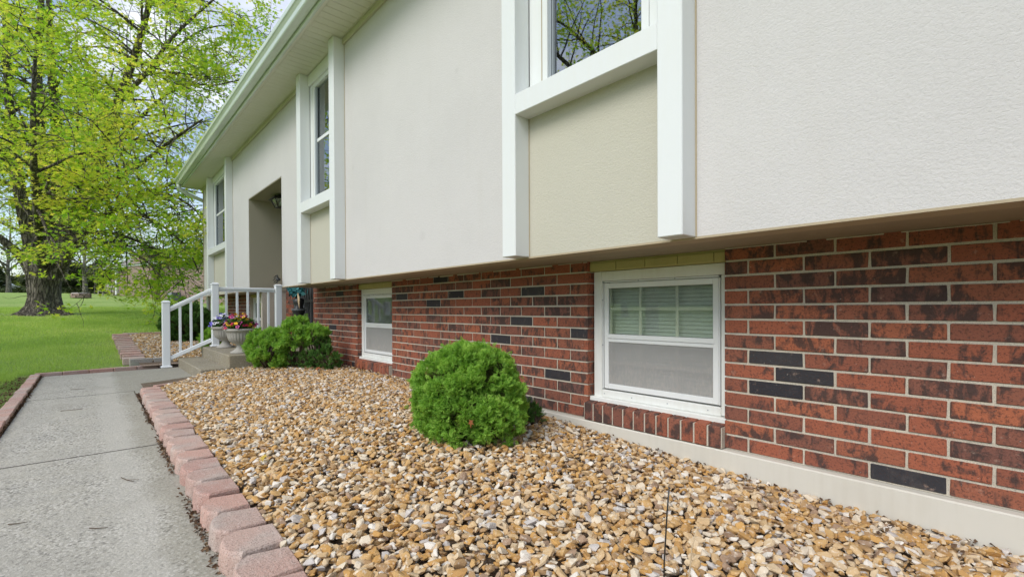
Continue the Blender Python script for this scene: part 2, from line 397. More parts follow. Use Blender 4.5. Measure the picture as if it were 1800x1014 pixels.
# lawn
a = N('lawn_ground'); v = a.coord('World')
lf = a.ramp(a.noise(v, .22, 5, .6), [(.35, 0.), (.65, 1.)])
c = a.mix(lf, (.27, .40, .10), (.38, .49, .15))
c = a.mix(a.ramp(a.noise(v, 1.3, 5, .65), [(.42, 0.), (.66, .7)]), c, (.25, .35, .09))
c = a.mix(a.ramp(a.noise(v, 38, 4, .7), [(.44, 0.), (.66, .55)]), c, (.13, .23, .04))
c = a.mix(a.ramp(a.noise(v, 70, 3, .6), [(.60, 0.), (.72, .45)]), c, (.35, .38, .14))
xx = a.n('ShaderNodeSeparateXYZ', {0: v})
edge = a.ramp(a.math('ADD', a.math('ADD', xx.outputs[1], .57), a.math('MULTIPLY', a.noise(v, 3.5, 5, .65), .55)), [(.10, 0.), (.26, 1.)])
near = a.ramp(a.math('MULTIPLY', xx.outputs[0], -.1), [(.80, 1.), (.86, 0.)])
soilf = a.math('MULTIPLY', edge, near)
e2 = a.ramp(a.math('ABSOLUTE', a.math('ADD', xx.outputs[0], 8.75)), [(.0, 1.), (.10, .9), (.28, 0.)])
yb = a.ramp(a.math('ADD', xx.outputs[1], .9), [(.2, 0.), (.4, 1.)])
soilf = a.math('MAXIMUM', soilf, a.math('MULTIPLY', e2, yb))
soilc = a.mix(a.noise(v, 60, 5, .7), (.10, .065, .04), (.30, .21, .13))
c = a.mix(soilf, c, soilc)
tr_ = a.n('ShaderNodeVectorMath', {0: v, 1: (20.97, 1.03, -.66)}, operation='ADD').outputs[0]
dist = a.n('ShaderNodeVectorMath', {0: tr_}, operation='LENGTH').outputs[1]
c = a.mix(a.ramp(a.math('MULTIPLY_ADD', a.noise(v, 1.6, 5), 1.2, a.math('MULTIPLY', dist, .5)), [(.9, .8), (1.5, 0.)]), c, (.17, .115, .06))
MT['lawn'] = a.fin(c, .95, a.bump(a.noise(v, 30, 6, .75), 1., .04), .1)
def grid_mesh(name, xs, ys, f, mt, kind):
    X, Y = np.meshgrid(xs, ys, indexing='ij'); Z = f(X, Y); V = np.stack([X, Y, Z], -1).reshape(-1, 3)
    nx, ny = len(xs), len(ys); i = (np.arange(nx-1)[:, None]*ny+np.arange(ny-1)[None]).ravel()
    F = np.stack([i, i+ny, i+ny+1, i+1], 1)
    return tag(npmesh(name, V, [F], mt, smooth=True), kind=kind)
xs = np.concatenate([np.linspace(-600, -110, 15), np.linspace(-100, -26, 38), np.linspace(-25, 12, 120), np.linspace(20, 300, 12)])
ys = np.concatenate([np.linspace(-300, -32, 14), np.linspace(-30, 12, 90), np.linspace(14, 80, 20), np.linspace(100, 500, 8)])
grid_mesh('lawn', xs, ys, lambda x, y: H(x, y)-.022-.10*((x > -8.7) & (y > -.75)), 'lawn', 'structure')

# grass blades
def grass():
    n = 300000; X = -6-(rng.random(n)**1.35)*21; Y = .62-rng.random(n)*6.5
    X2 = -4.2-rng.random(30000)*5; Y2 = -.55-rng.random(30000)*1.6; X = np.r_[X, X2]; Y = np.r_[Y, Y2]
    X3 = -13.9-rng.random(95000)**1.2*13; Y3 = .4+rng.random(95000)*5; X = np.r_[X, X3]; Y = np.r_[Y, Y3]
    keep = (Y < .2*-X+.6) & (Y > -.16*-X-.9)
    onpath = (X > -8.72) & (Y > -.60); bed = (X < -8.7) & (X > -14.02) & (Y > .40)
    wob = np.array([mnoise.noise(Vector((x*3, y*3, 0))) for x, y in zip(X, Y)])
    bare = ((X > -8.3) & (Y > -.83+wob*.28)) | ((X > -8.95+wob*.12) & (Y > -.7)) | ((X > -9.3) & (Y > .2+wob*.2))
    tr2 = (X+20.97)**2+(Y+1.03)**2 < (1.1+wob)**2
    keep &= ~onpath & ~bed & ~bare & ~tr2
    big = np.array([mnoise.noise(Vector((x*.9, y*.9, 5))) for x, y in zip(X, Y)])
    keep &= rng.random(len(X)) < (.75+big*.6)
    X, Y = X[keep], Y[keep]; n = len(X); Z = H(X, Y)-.022
    dist_ = np.hypot(X, Y)
    bl = np.array([[-.5, 0, 0], [.5, 0, 0], [-.38, .12, .55], [.38, .12, .55], [0, .42, 1.]]); f3 = np.array([[0, 1, 3], [0, 3, 2], [2, 3, 4]])
    ang = rng.random(n)*6.283; Rm = frames(np.c_[rng.normal(0, .28, n), rng.normal(0, .28, n), np.ones(n)], ang)
    w = .0032*np.clip(dist_/7, .8, 2.4)*(.7+rng.random(n)*.6); h = (.035+rng.random(n)*.035)
    V, F = scatter([(bl, f3)], np.zeros(n, int), np.c_[X, Y, Z], Rm, np.c_[w, h*1.1, h])
    tag(npmesh('grass', V, F, 'grass'), 'mown green lawn grass beside the concrete path', 'grass', kind='stuff')
grass()

# ------------------------------------------------------------------ path and edging
pth = thing('concrete_path', None, None, (-3.7, -.06, -.1)); del pth
def slab(x0, x1, y0, y1, z1=-.1):
    bm = bmesh.new(); bx(bm, x0, x1, y0, y1, z1-.1, z1, bev=.006); return bm
path_root = bpy.data.objects['concrete_path']; path_root['kind'] = 'structure'
for (x0, x1) in ((-6.350, -3.756), (-3.734, -1.135), (-1.113, 1.495), (1.517, 4.1)):
    obj('path_slab', slab(x0, x1, -.455, .345), 'path', path_root)
bm = bmesh.new()
vs = [bm.verts.new(p) for p in [(-8.56, -.455, -.1), (-6.367, -.455, -.1), (-6.367, .35, -.1), (-6.12, .35, -.1), (-6.28, .74, -.1), (-6.72, .984, -.1), (-8.56, .984, -.1)]]
f = bm.faces.new(vs); r = bmesh.ops.extrude_face_region(bm, geom=[f]); bmesh.ops.translate(bm, verts=[g for g in r['geom'] if isinstance(g, bmesh.types.BMVert)], vec=(0, 0, -.1))
bmesh.ops.recalc_face_normals(bm, faces=bm.faces); obj('path_slab', bm, 'path', path_root)
box('soil_bed', 'soil', None, -8.66, 4.1, -.50, .62, -.35, -.128)['kind'] = 'structure'

# retaining pavers between path and gravel
edg = thing('paver_edging', 'row of rounded pink and grey concrete blocks between the path and the gravel bed', 'edging', (-3.5, .4, -.1))
def paver_mesh(seed, front=True):
    rs = random.Random(seed); bm = bmesh.new()
    # plan outline: convex front towards the path (-y), tapered tail
    W_, D_ = .1, .146; pts = []
    for t in np.linspace(-1, 1, 7):
        pts.append((t*W_*(1 if abs(t) < 1 else .985), -.030*(1-abs(t)**2.0)+(.016 if abs(t) == 1 else 0)))
    pts += [(W_*.80, D_), (-W_*.80, D_)]
    lay = []
    for z, s in ((0, 1.), (.078, 1.), (.092, .985), (.101, .93)):
        cy = D_/2
        lay.append([bm.verts.new((x*s+rs.uniform(-.0015, .0015), cy+(y-cy)*s-(z*.10 if y < .03 else 0)*-.6+rs.uniform(-.002, .002), z+rs.uniform(-.0015, .0015))) for x, y in pts])
    n = len(pts)
    for a_, b_ in zip(lay, lay[1:]):
        for k in range(n): bm.faces.new((a_[k], a_[(k+1) % n], b_[(k+1) % n], b_[k]))
    bm.faces.new(lay[-1]); bm.faces.new(lay[0][::-1])
    bmesh.ops.recalc_face_normals(bm, faces=bm.faces)
    me = bpy.data.meshes.new('edging_block'); bm.to_mesh(me); bm.free(); me.materials.append(MT['paver']); return me
pm = [paver_mesh(i) for i in range(5)]
def put(name, me, parent, loc, rz=0, sc=(1, 1, 1), rx=0, ry=0):
    o = bpy.data.objects.new(name, me); COL.objects.link(o); o.parent = parent
    off = Vector((0, 0, 0)); p = parent
    while p is not None: off += p.location; p = p.parent
    o.location = Vector(loc)-off; o.rotation_euler = (rx, ry, rz); o.scale = sc; return o
x = -6.02
for k in range(36):
    yy = .390-.0125*(x+6)
    put('edging_block', pm[k % 5], edg, (x+.1, yy, -.108+random.uniform(-.004, .004)), random.uniform(-.07, .07), (random.uniform(.97, 1.03), random.uniform(.92, 1.04), random.uniform(.80, .87)), random.uniform(-.02, .02), random.uniform(-.02, .02))
    x += .206
for xj in (-6.3575, -3.745, -1.124, 1.506): box('joint_filler', 'dirt', path_root, xj-.0105, xj+.0105, -.452, .343, -.15, -.1025)
# thin brick line from block row to the steps
lb = thing('brick_edging', 'low red brick strip from the block row to the concrete steps', 'edging', (-6.5, .75, -.1))
for (p, q) in (((-6.16, .50), (-6.28, .72)), ((-6.285, .73), (-6.50, .86)), ((-6.51, .865), (-6.72, .975))):
    d = math.atan2(q[1]-p[1], q[0]-p[0]); L_ = math.dist(p, q)
    bm = bmesh.new(); bx(bm, -L_/2+.003, L_/2-.003, -.03, .03, 0, .055, bev=.004)
    me = bpy.data.meshes.new('edging_brick'); bm.to_mesh(me); bm.free(); me.materials.append(MT['paver'])
    put('edging_brick', me, lb, ((p[0]+q[0])/2, (p[1]+q[1])/2, -.09), d)
def brick_me(l, w, h, mt, name='edging_brick'):
    bm = bmesh.new(); bx(bm, -l/2, l/2, -w/2, w/2, 0, h, bev=.004)
    for v_ in bm.verts: v_.co += Vector((random.uniform(-1, 1), random.uniform(-1, 1), random.uniform(-1, 1)))*.0012
    me = bpy.data.meshes.new(name); bm.to_mesh(me); bm.free(); me.materials.append(MT[mt]); return me
le = thing('brick_edging', 'flat pink brick edging on the lawn side of the concrete path', 'edging', (-5, -.52, -.1))
ebm = [brick_me(.192, .088, .06, 'paver') for _ in range(4)]
x = -8.44
for k in range(54):
    put('edging_brick', ebm[k % 4], le, (x, -.514+random.uniform(-.005, .005), -.122+random.uniform(-.003, .004)), random.uniform(-.02, .02)); x += .2
fe = thing('brick_edging', 'dark red brick edging across the far end of the path by the lawn', 'edging', (-8.65, .2, -.1))
fbm = [brick_me(.252, .06, .068, 'paver') for _ in range(3)]
y = -.42
for k in range(6):
    put('edging_brick', fbm[k % 3], fe, (-8.60-.035*k+random.uniform(-.006, .006), y+.02, -.125), R(90)+.13+random.uniform(-.03, .03)); y += .258

# ------------------------------------------------------------------ gravel
def hull(n, seed, flat=.6):
    rs = np.random.default_rng(seed); p = rs.normal(size=(n, 3)); p /= np.linalg.norm(p, axis=1, keepdims=True)
    p = np.sign(p)*np.abs(p)**.8*rs.uniform(.82, 1.05, (n, 1)); p[:, 2] *= flat
    bm = bmesh.new(); [bm.verts.new(q) for q in p]; bmesh.ops.convex_hull(bm, input=bm.verts)
    bmesh.ops.delete(bm, geom=[v for v in bm.verts if not v.link_faces], context='VERTS'); bmesh.ops.triangulate(bm, faces=bm.faces)
    bm.verts.index_update(); V = np.array([v.co[:] for v in bm.verts]); F = np.array([[v.index for v in f.verts] for f in bm.faces]); bm.free(); return V, F
def chopped(seed, flat=.62):
    rs = np.random.default_rng(seed); bm = bmesh.new(); bmesh.ops.create_icosphere(bm, subdivisions=2, radius=1)
    V = np.array([v.co[:] for v in bm.verts]); F = np.array([[v.index for v in f.verts] for f in bm.faces]); bm.free()
    for _ in range(15):
        n_ = rs.normal(size=3); n_ /= np.linalg.norm(n_); d = rs.uniform(.50, .78); e = V@n_-d; V = V-np.where(e > 0, e, 0)[:, None]*n_*.97
    V += rs.normal(0, .012, V.shape); V[:, 2] *= flat; return V, F
HP = [hull(12, i, .45+.07*(i % 5)) for i in range(10)]; CP = [hull(17+i % 4, 40+i, .42+.07*(i % 5)) for i in range(14)]
def bedz(x, y):
    wall = np.interp(x, [-7, -4.8, -2.9, -2.2, -1.14, -.5, 0, 2], [.02, .005, -.02, -.05, -.112, -.135, -.145, -.19])
    pav = np.interp(x, [-6.5, -2, 2], [-.050, -.042, -.05]); t = np.clip((y-.5)/1.95, 0, 1)
    return pav*(1-t)+wall*t+.03*np.sin(math.pi*t)
def stones(P, big, protos, name, label, sz):
    n = len(P); idx = rng.integers(0, len(protos), n)
    nrm = np.c_[rng.normal(0, .42, n), rng.normal(0, .42, n), np.ones(n)]
    s = np.minimum(sz*np.exp(rng.normal(0, .27, n)), .0235); asp = rng.uniform(.6, 1.0, n)
    S = np.c_[s*1.15, s*asp, s*rng.uniform(.75, 1.05, n)]
    V, F = scatter(protos, idx, P, frames(nrm, rng.random(n)*6.283), S)
    return tag(npmesh(name, V, F, 'stone'), label, 'gravel', kind='stuff')
def bed_pts(pitch, x0, x1, y0, y1):
    gx = np.arange(x0, x1, pitch); gy = np.arange(y0, y1, pitch); X, Y = np.meshgrid(gx, gy); X = X.ravel(); Y = Y.ravel()
    return X+rng.uniform(-.6, .6, len(X))*pitch, Y+rng.uniform(-.6, .6, len(X))*pitch
def ymin(x):
    return np.where(x > -6.05, .390-.0125*(x+6)+.138, np.where(x > -6.3, .55+(-6.05-x)*.9, .76+(-6.3-x)*.6))
X, Y = bed_pts(.0228, -6.71, .75, .42, 2.49)
k = (Y > ymin(X)+.008) & (Y < 2.478); X, Y = X[k], Y[k]
nr = (X > -2.9)
z = bedz(X, Y)+rng.uniform(-.009, .009, len(X))
# sink stones under the planted shrubs a little
stones(np.c_[X, Y, z][nr], 1, CP, 'gravel', 'tan and cream river gravel of the bed in front of the brick wall', .0150)
# extra top layer of loose stones
X2, Y2 = bed_pts(.05, -2.9, .7, .56, 2.46); stones(np.c_[X2, Y2, bedz(X2, Y2)+.014], 1, CP, 'gravel', 'loose larger tan stones lying on top of the near gravel bed', .0190)
stones(np.c_[X, Y, z][~nr], 1, HP, 'gravel', 'tan and cream river gravel farther along the bed by the shrubs', .0175)
X, Y = bed_pts(.034, -13.9, -8.95, .60, 2.5); k = (X < -9.1) | (Y > .98); X, Y = X[k], Y[k]
k = ~((X > -8.68) & (Y > 1)); X, Y = X[k], Y[k]
stones(np.c_[X, Y, H(X, Y)+.05+rng.uniform(-.01, .01, len(X))], 0, HP, 'gravel', 'brown gravel of the small bed left of the white stair railing', .025)
grid_mesh('gravel_base', np.linspace(-6.72, .9, 40), np.linspace(.42, 2.5, 14), lambda x, y: bedz(x, y)-.02, 'soil', 'structure')
grid_mesh('gravel_base', np.linspace(-14, -8.62, 20), np.linspace(.55, 2.6, 8), lambda x, y: H(x, y)+.03, 'soil', 'structure')

# edging blocks of far bed
fb = thing('block_edging', 'short row of pink and grey edging blocks round the far gravel bed', 'edging', (-11, .5, -.05))
bb = [brick_me(.27, .17, .10, 'paver', 'edging_block') for _ in range(3)]; gb = [brick_me(.27, .15, .11, 'paver_grey', 'edging_block') for _ in range(2)]
for k, x in enumerate(np.arange(-9.45, -13.9, -.36)):
    put('edging_block', bb[k % 3], fb, (x, .52+random.uniform(-.015, .015), Hs(x, .5)-.02), R(90)+random.uniform(-.08, .08), (1, 1.6, 1))
for k, yy in enumerate(np.arange(.58, 1.0, .285)):
    put('edging_block', gb[k % 2], fb, (-9.16, yy, -.10), R(90)+random.uniform(-.05, .05))
for k, yy in enumerate(np.arange(.7, 2.6, .29)):
    put('edging_block', bb[k % 3], fb, (-13.95, yy, Hs(-13.95, yy)-.02), R(90))

# ------------------------------------------------------------------ HOUSE
HC, BL = .0762, .254
YB, YS, YP = 2.522, 2.0435, 1.925          # brick, stucco, pilaster faces
ZS, ZF, ZSO = 1.066, 3.537, 3.60           # stucco bottom, frieze bottom, soffit
house = thing('house', 'split level house with cream stucco upper storey over red brick, white window trim', 'house', (-5, 4, -.1))

def wall_mesh(name, mt, parent, xs, zs, holes, y0, y1):
    """wall slab between y0 (front) and y1 with rectangular holes given in cell indices"""
    xs = sorted(xs); zs = sorted(zs)
    def inh(i, k):
        cx = (xs[i]+xs[i+1])/2; cz = (zs[k]+zs[k+1])/2
        return any(a_ < cx < b_ and c_ < cz < d_ for a_, b_, c_, d_ in holes)
    bm = bmesh.new(); cache = {}
    def V_(x, y, z):
        key = (round(x, 5), round(y, 5), round(z, 5))
        if key not in cache: cache[key] = bm.verts.new((x, y, z))
        return cache[key]
    nx, nz = len(xs)-1, len(zs)-1
    for i in range(nx):
        for k in range(nz):
            if inh(i, k): continue
            a_, b_, c_, d_ = xs[i], xs[i+1], zs[k], zs[k+1]
            bm.faces.new([V_(a_, y0, c_), V_(b_, y0, c_), V_(b_, y0, d_), V_(a_, y0, d_)])
            bm.faces.new([V_(a_, y1, c_), V_(a_, y1, d_), V_(b_, y1, d_), V_(b_, y1, c_)])
            if i == 0 or inh(i-1, k): bm.faces.new([V_(a_, y0, c_), V_(a_, y0, d_), V_(a_, y1, d_), V_(a_, y1, c_)])
            if i == nx-1 or inh(i+1, k): bm.faces.new([V_(b_, y0, c_), V_(b_, y1, c_), V_(b_, y1, d_), V_(b_, y0, d_)])
            if k == 0 or inh(i, k-1): bm.faces.new([V_(a_, y0, c_), V_(a_, y1, c_), V_(b_, y1, c_), V_(b_, y0, c_)])
            if k == nz-1 or inh(i, k+1): bm.faces.new([V_(a_, y0, d_), V_(b_, y0, d_), V_(b_, y1, d_), V_(a_, y1, d_)])
    return obj(name, bm, mt, parent)

XL, XR, XE0, XE1 = -13.28, 4.5, -9.045, -7.19
W1, W2, W3 = (-2.135, -1.177), (-6.02, -5.094), (-12.05, -10.33)
# facade sheets
BAYS = (W1, W2, W3)
xs_ = [XL, XE0, XE1, XR]; zs_ = [ZS, 2.625, 3.66]
holes = [(XE0, XE1, ZS-.1, 2.625)]
for (a_, b_) in BAYS:
    xs_ += [a_, b_]; holes.append((a_, b_, 0, 9))
wall_mesh('stucco_wall', 'stucco', house, xs_, zs_, holes, YS, YS+.12)
for (a_, b_) in BAYS:
    box('stucco_panel', 'stucco_panel', house, a_, b_, YS-.001, YS+.12, ZS, 2.0)
box('stucco_edge', 'caulk', house, XL, XE0, YS-.003, YS+.13, ZS-.010, ZS)
box('stucco_edge', 'caulk', house, XE1, XR, YS-.003, YS+.13, ZS-.010, ZS)
box('overhang_board', 'under', house, XL, XE0, YS+.004, 2.60, ZS-.006, ZS+.02)
box('overhang_board', 'under', house, XE1, XR, YS+.004, 2.60, ZS-.006, ZS+.02)
# entry recess
EB = 3.1
box('entry_wall', 'stucco_shade', house, XE0+.001, XE0+.012, YS+.004, EB+.1, ZS-.0, 2.622)
box('entry_wall', 'stucco_shade', house, XE1, XE1+.1, YS+.121, EB+.1, ZS-.0, 2.7)
box('entry_ceiling', 'stucco_shade', house, XE0+.0125, XE1-.001, YS+.004, EB+.1, 2.612, 2.624)
box('entry_wall', 'stucco_shade', house, XE0+.0125, XE1, EB, EB+.1, 1.4, 2.611)
# side walls / mass
box('side_wall', 'stucco', house, XL-.012, XL, YS, 10.5, ZS, 3.66)
box('corner_strip', 'under', house, XL-.03, XL+.012, YS-.008, YS+.05, ZS, 3.6)
box('back_wall', 'stucco', house, XL, XR, 10.4, 10.5, -.2, 3.66)
box('side_wall', 'stucco', house, XR, XR+.012, YS, 10.5, ZS, 3.66)
box('upper_floor', 'dark', house, XL+.01, XE0-.12, 2.7, 10.3, 1.1, 1.2)
box('upper_floor', 'dark', house, XE1+.12, XR-.01, 2.7, 10.3, 1.1, 1.2)

# ---- brick walls
def brick_variants(dark):
    out = []
    for s in range(6):
        rs = random.Random(s); bm = bmesh.new(); bx(bm, -.5, .5, 0, 1, -.5, .5)
        for v_ in bm.verts: v_.co.x *= BL-.0105; v_.co.y *= .09; v_.co.z *= HC-.0105
        es = [e for e in bm.edges]
        bmesh.ops.bevel(bm, geom=es, offset=.0028, segments=1, affect='EDGES')
        for v_ in bm.verts:
            v_.co.x += rs.uniform(-.0014, .0014); v_.co.z += rs.uniform(-.0014, .0014); v_.co.y += rs.uniform(-.0008, .0008)
        me = bpy.data.meshes.new('brick'); bm.to_mesh(me); bm.free(); me.materials.append(MT['brick_dark' if dark else 'brick']); out.append(me)
    return out
BV = brick_variants(False); BVD = brick_variants(True)
FULL = BL-.0105
brick_list = []   # (x0, x1, j, section)
def courses(xa, xb, off_odd, z0c, z1c, sec, skip=None):
    for j in range(z0c, z1c):
        off = off_odd if j % 2 else off_odd+BL/2
        k = math.floor((xa-off)/BL); 
        while True:
            p = off+k*BL; q = p+BL; k += 1
            if p >= xb-.012: break
            p2, q2 = max(p, xa), min(q, xb)
            if q2-p2 < .035: continue
            brick_list.append((p2+(.005 if p2 > xa else 0), q2-(.005 if q2 < xb else 0), j, sec))
S_R, S_M, S_L, S_F = (-1.138, 4.4), (-4.858, -2.073), (-7.33, -5.778), (-13.27, -9.08)
courses(*S_R, -.8947, 0, 14, 'R'); courses(*S_M, -4.7676, 0, 14, 'M'); courses(*S_L, -7.10, 0, 14, 'L')
courses(-1.84-.3+.062, -1.136, -5, 0, 0, 'x')
courses(-13.27, -11.13, -12.1, 0, 14, 'F'); courses(-9.76, -9.08, -9.5, 0, 14, 'F')
# dark bricks seen in the photograph: (x centre, course)
darks = [(-.96, 6), (-.83, 5), (-.96, 4), (-.40, 0), (-2.28, 3), (-2.55, 11), (-2.96, 6), (-3.83, 13), (-3.98, 11), (-3.68, 11), (-3.98, 10), (-4.66, 11),
         (-6.32, 12), (-6.55, 6), (-5.98, 6), (-6.7, 5), (-2.64, 0)]
def depth_of(p): return (Vector((p[0], YB, p[1]*HC))-Vector((0, 0, CAM_Z))).length
brick_list.sort(key=lambda b: depth_of(((b[0]+b[1])/2, b[2])) if b[0] < .1 else 50+b[0])
roots = {}
def section(sec, xa, xb, name='brick_wall'):
    o = box(name, 'mortar', house, xa-.0, xb+.0, YB+.0055, YB+.10, -.0, ZS-.007); roots[sec] = o
section('R', S_R[0]+.004, S_R[1]); section('M', S_M[0]+.004, S_M[1]-.004); section('L', S_L[0]+.004, S_L[1]-.004); section('F', -13.27, -11.13)
box('brick_wall', 'mortar', house, -9.756, -9.08, YB+.0055, YB+.10, 0, ZS-.007)
stuffb = {}
for i, (p, q, j, sec) in enumerate(brick_list):
    w = q-p; cx = (p+q)/2; zc = (j+.5)*HC
    dk = any(abs(cx-dx) < .10 and j == dj and w > .1 for dx, dj in darks) or (i > 60 and random.random() < .012)
    vis = (p < .25)
    if i < 300 and sec != 'F' and vis:
        o = put('brick', random.choice(BVD if dk else BV), roots[sec], (cx, YB+random.uniform(-.0012, .0012), zc), 0, (w/FULL if w < FULL-.003 else 1, 1, 1))
        if random.random() < .5: o.scale.x *= -1; 
    else: stuffb.setdefault(sec, []).append((p, q, j, dk))
for sec, L_ in stuffb.items():
    bm = bmesh.new()
    for (p, q, j, dk) in L_: bx(bm, p+.002, q-.002, YB+random.uniform(-.001, .001), YB+.05, j*HC+.005, (j+1)*HC-.005, bev=.0025)
    tag(obj('brick_courses', bm, 'brick', roots[sec]), kind='stuff')
# mortar top bead under the overhang
for sec, (xa, xb) in (('R', S_R), ('M', S_M), ('L', S_L)):
    x = xa
    while x < min(xb, 1.2):
        l = random.uniform(.12, .4); box('mortar_bead', 'mortar', roots[sec], x, min(x+l, xb), YB-random.uniform(.002, .008), YB+.02, ZS-.007-random.uniform(.003, .012), ZS-.0068, bev=.002); x += l+random.uniform(.01, .08)
# jamb returns in brick (faces inside the window openings and entry)
def jamb(x, y0, y1, sgn, mt='brick'):
    bm = bmesh.new()
    for j in range(14):
        if sgn > 0: bx(bm, x-.05, x+.001, y0+.003, y1, j*HC+.005, (j+1)*HC-.005)
        else: bx(bm, x-.001, x+.05, y0+.003, y1, j*HC+.005, (j+1)*HC-.005)
    return bm
obj('jamb_bricks', jamb(-2.071, YB+.001, YB+.10, 1), 'brick', roots['M'])
obj('jamb_bricks', jamb(-5.776, YB+.001, YB+.10, 1), 'brick', roots['L'])
obj('jamb_bricks', jamb(-1.141, YB+.001, YB+.10, -1), 'brick', roots['R'])
# foundation
box('foundation', 'found', house, XL, XR, YB-.042, YB+.08, -.6, -.002, bev=.006)
box('foundation', 'found', house, XL, XR, YB+.09, 10.4, -.6, -.05)
# brick behind the entry landing (back of the recess below)
box('entry_brick_wall', 'mortar', house, XE0, -8.50, 2.642, 2.72, .15, ZS+.3)
bm = bmesh.new()
for j in range(3, 17):
    o = (j % 2)*.127
    for p, q in ((XE0+.002, XE0+.25-o*.9), (XE0+.26-o*.9, XE0+.50-o*.9), (XE0+.51-o*.9, -8.505)):
        if q-p > .03 and p < -8.52: bx(bm, p, min(q, -8.505), 2.63, 2.66, j*HC+.005, (j+1)*HC-.005)
tag(obj('brick_courses', bm, 'brick', house), kind='stuff')
box('entry_side_wall', 'brick', house, XE1-.001, XE1+.10, YB+.10, 3.2, .1, ZS)
bm = bmesh.new()
for j in range(14): bx(bm, -7.40, -7.331, YB+.02, 2.9, j*HC+.005, (j+1)*HC-.005)
tag(obj('brick_courses', bm, 'brick', roots['L']), kind='stuff')
box('entry_side_wall', 'mortar', house, XE0-.10, XE0-.002, YS+.2, 3.2, 0, ZS-.001)

# ---- lower windows
def lower_window(x0, x1, yf=2.58, cut=None):
    z0, z1 = .125, .992
    w = box('window', 'white_old', house, x0, x0+.065, yf, yf+.06, z0+.02, z1, bev=.003)   # left trim is the root piece
    def P(name, mt, *a, bev=.0): return box(name, mt, w, *a, bev=bev)
    P('window_frame', 'white_old', x0+.0655, x1, yf+.001, yf+.06, z1-.065, z1-.001, bev=.003)
    P('window_frame', 'white_old', x1-.045, x1-.0005, yf+.002, yf+.06, z0+.03, z1-.066, bev=.003)
    P('window_sill', 'white_old', x0-.015, x1, yf-.035, yf+.07, z0-.005, z0+.025, bev=.004)
    P('window_frame', 'white_old', x0+.0655, x1-.0455, yf+.001, yf+.06, z0+.0255, z0+.075, bev=.003)
    # storm frame (aluminium)
    sx0, sx1, sz0, sz1 = x0+.08, x1-.06, z0+.085, z1-.08
    bm = bmesh.new(); t = .034
    bx(bm, sx0, sx0+t, yf+.008, yf+.03, sz0, sz1, bev=.002); bx(bm, sx1-t, sx1, yf+.008, yf+.03, sz0, sz1, bev=.002)
    bx(bm, sx0+t, sx1-t, yf+.0085, yf+.03, sz1-t, sz1, bev=.002); bx(bm, sx0+t, sx1-t, yf+.0085, yf+.03, sz0, sz0+t, bev=.002)
    bx(bm, sx0-.012, sx0-.004, yf+.004, yf+.02, sz0, sz1); bx(bm, sx1+.004, sx1+.010, yf+.004, yf+.02, sz0, sz1); bx(bm, sx0, sx1, yf+.004, yf+.02, sz1+.004, sz1+.012)
    obj('storm_frame', bm, 'white', w)
    zm = .55
    bm = bmesh.new(); bx(bm, sx0+t*.6, sx1-t*.6, yf+.006, yf+.03, zm-.004, zm+.024, bev=.002); bx(bm, sx0+t*.6, sx1-t*.6, yf+.010, yf+.03, zm-.028, zm-.007, bev=.002)
    obj('meeting_rail', bm, 'white', w)
    P('glass_pane', 'glass', sx0+t, sx1-t, yf+.016, yf+.019, zm+.025, sz1-t)
    P('window_screen', 'screen', sx0+t, sx1-t, yf+.016, yf+.0175, sz0+t, zm-.028)
    # inner sash with grille
    gx0, gx1 = sx0+.01, sx1-.01; bm = bmesh.new()
    for (a_, b_) in ((zm+.01, sz1-.01), (sz0+.02, zm-.03)):
        for k in (1, 2):
            cx = gx0+(gx1-gx0)*k/3; bx(bm, cx-.009, cx+.009, yf+.034, yf+.040, a_, b_)
        cz = (a_+b_)/2+.01; bx(bm, gx0, gx1, yf+.0345, yf+.0395, cz-.009, cz+.009)
        bx(bm, gx0, gx0+.03, yf+.032, yf+.045, a_, b_)
    obj('window_grille', bm, 'grille', w)
    bm = bmesh.new()
    for k in range(36):
        zc = z0+.06+k*.0235; bx(bm, gx0-.02, gx1+.02, -.0006, .0006, -.012, .012)
        for v_ in bm.verts[-8:]:
            y_, z_ = v_.co.y, v_.co.z; v_.co.y = yf+.085+y_*.9+z_*.42; v_.co.z = zc+z_*.9-y_*.4
    obj('window_blind', bm, 'blind', w)
    P('room_backdrop', 'dark', x0-.1, x1+.1, yf+.20, yf+.21, z0-.1, z1+.1)
    # screw heads along the frame
    bm = bmesh.new()
    for (sx, sz) in [(x0+.085, z1-.074), (x0+.35, z1-.072), (x0+.60, z1-.072), (x0+.085, z0+.05), (x0+.30, z0+.05), (x0+.55, z0+.05), (x0+.80, z0+.05), (x0+.072, .5), (x0+.072, .8)]:
        bx(bm, sx-.003, sx+.003, yf-.0005, yf+.003, sz-.003, sz+.003)
    obj('screw', bm, 'track', w)
    return w
lower_window(-2.062, -1.143); lower_window(-5.79, -4.865); lower_window(-11.10, -9.78)
# painted soldier bricks above the windows
def painted(x0, x1, sec):
    xw = x0; k = 0
    box('mortar_back', 'olive', house, x0, x1, YB+.030, YB+.08, .993, ZS-.007)
    while xw < x1-.02:
        l = min(.215, x1-xw); box('painted_brick', 'olive', house, xw+.002, xw+l-.002, YB+.02, YB+.06, .996, 1.048, bev=.003); xw += l
painted(-2.070, -1.142, 'M'); painted(-5.775, -4.860, 'L'); painted(-11.12, -9.77, 'F')
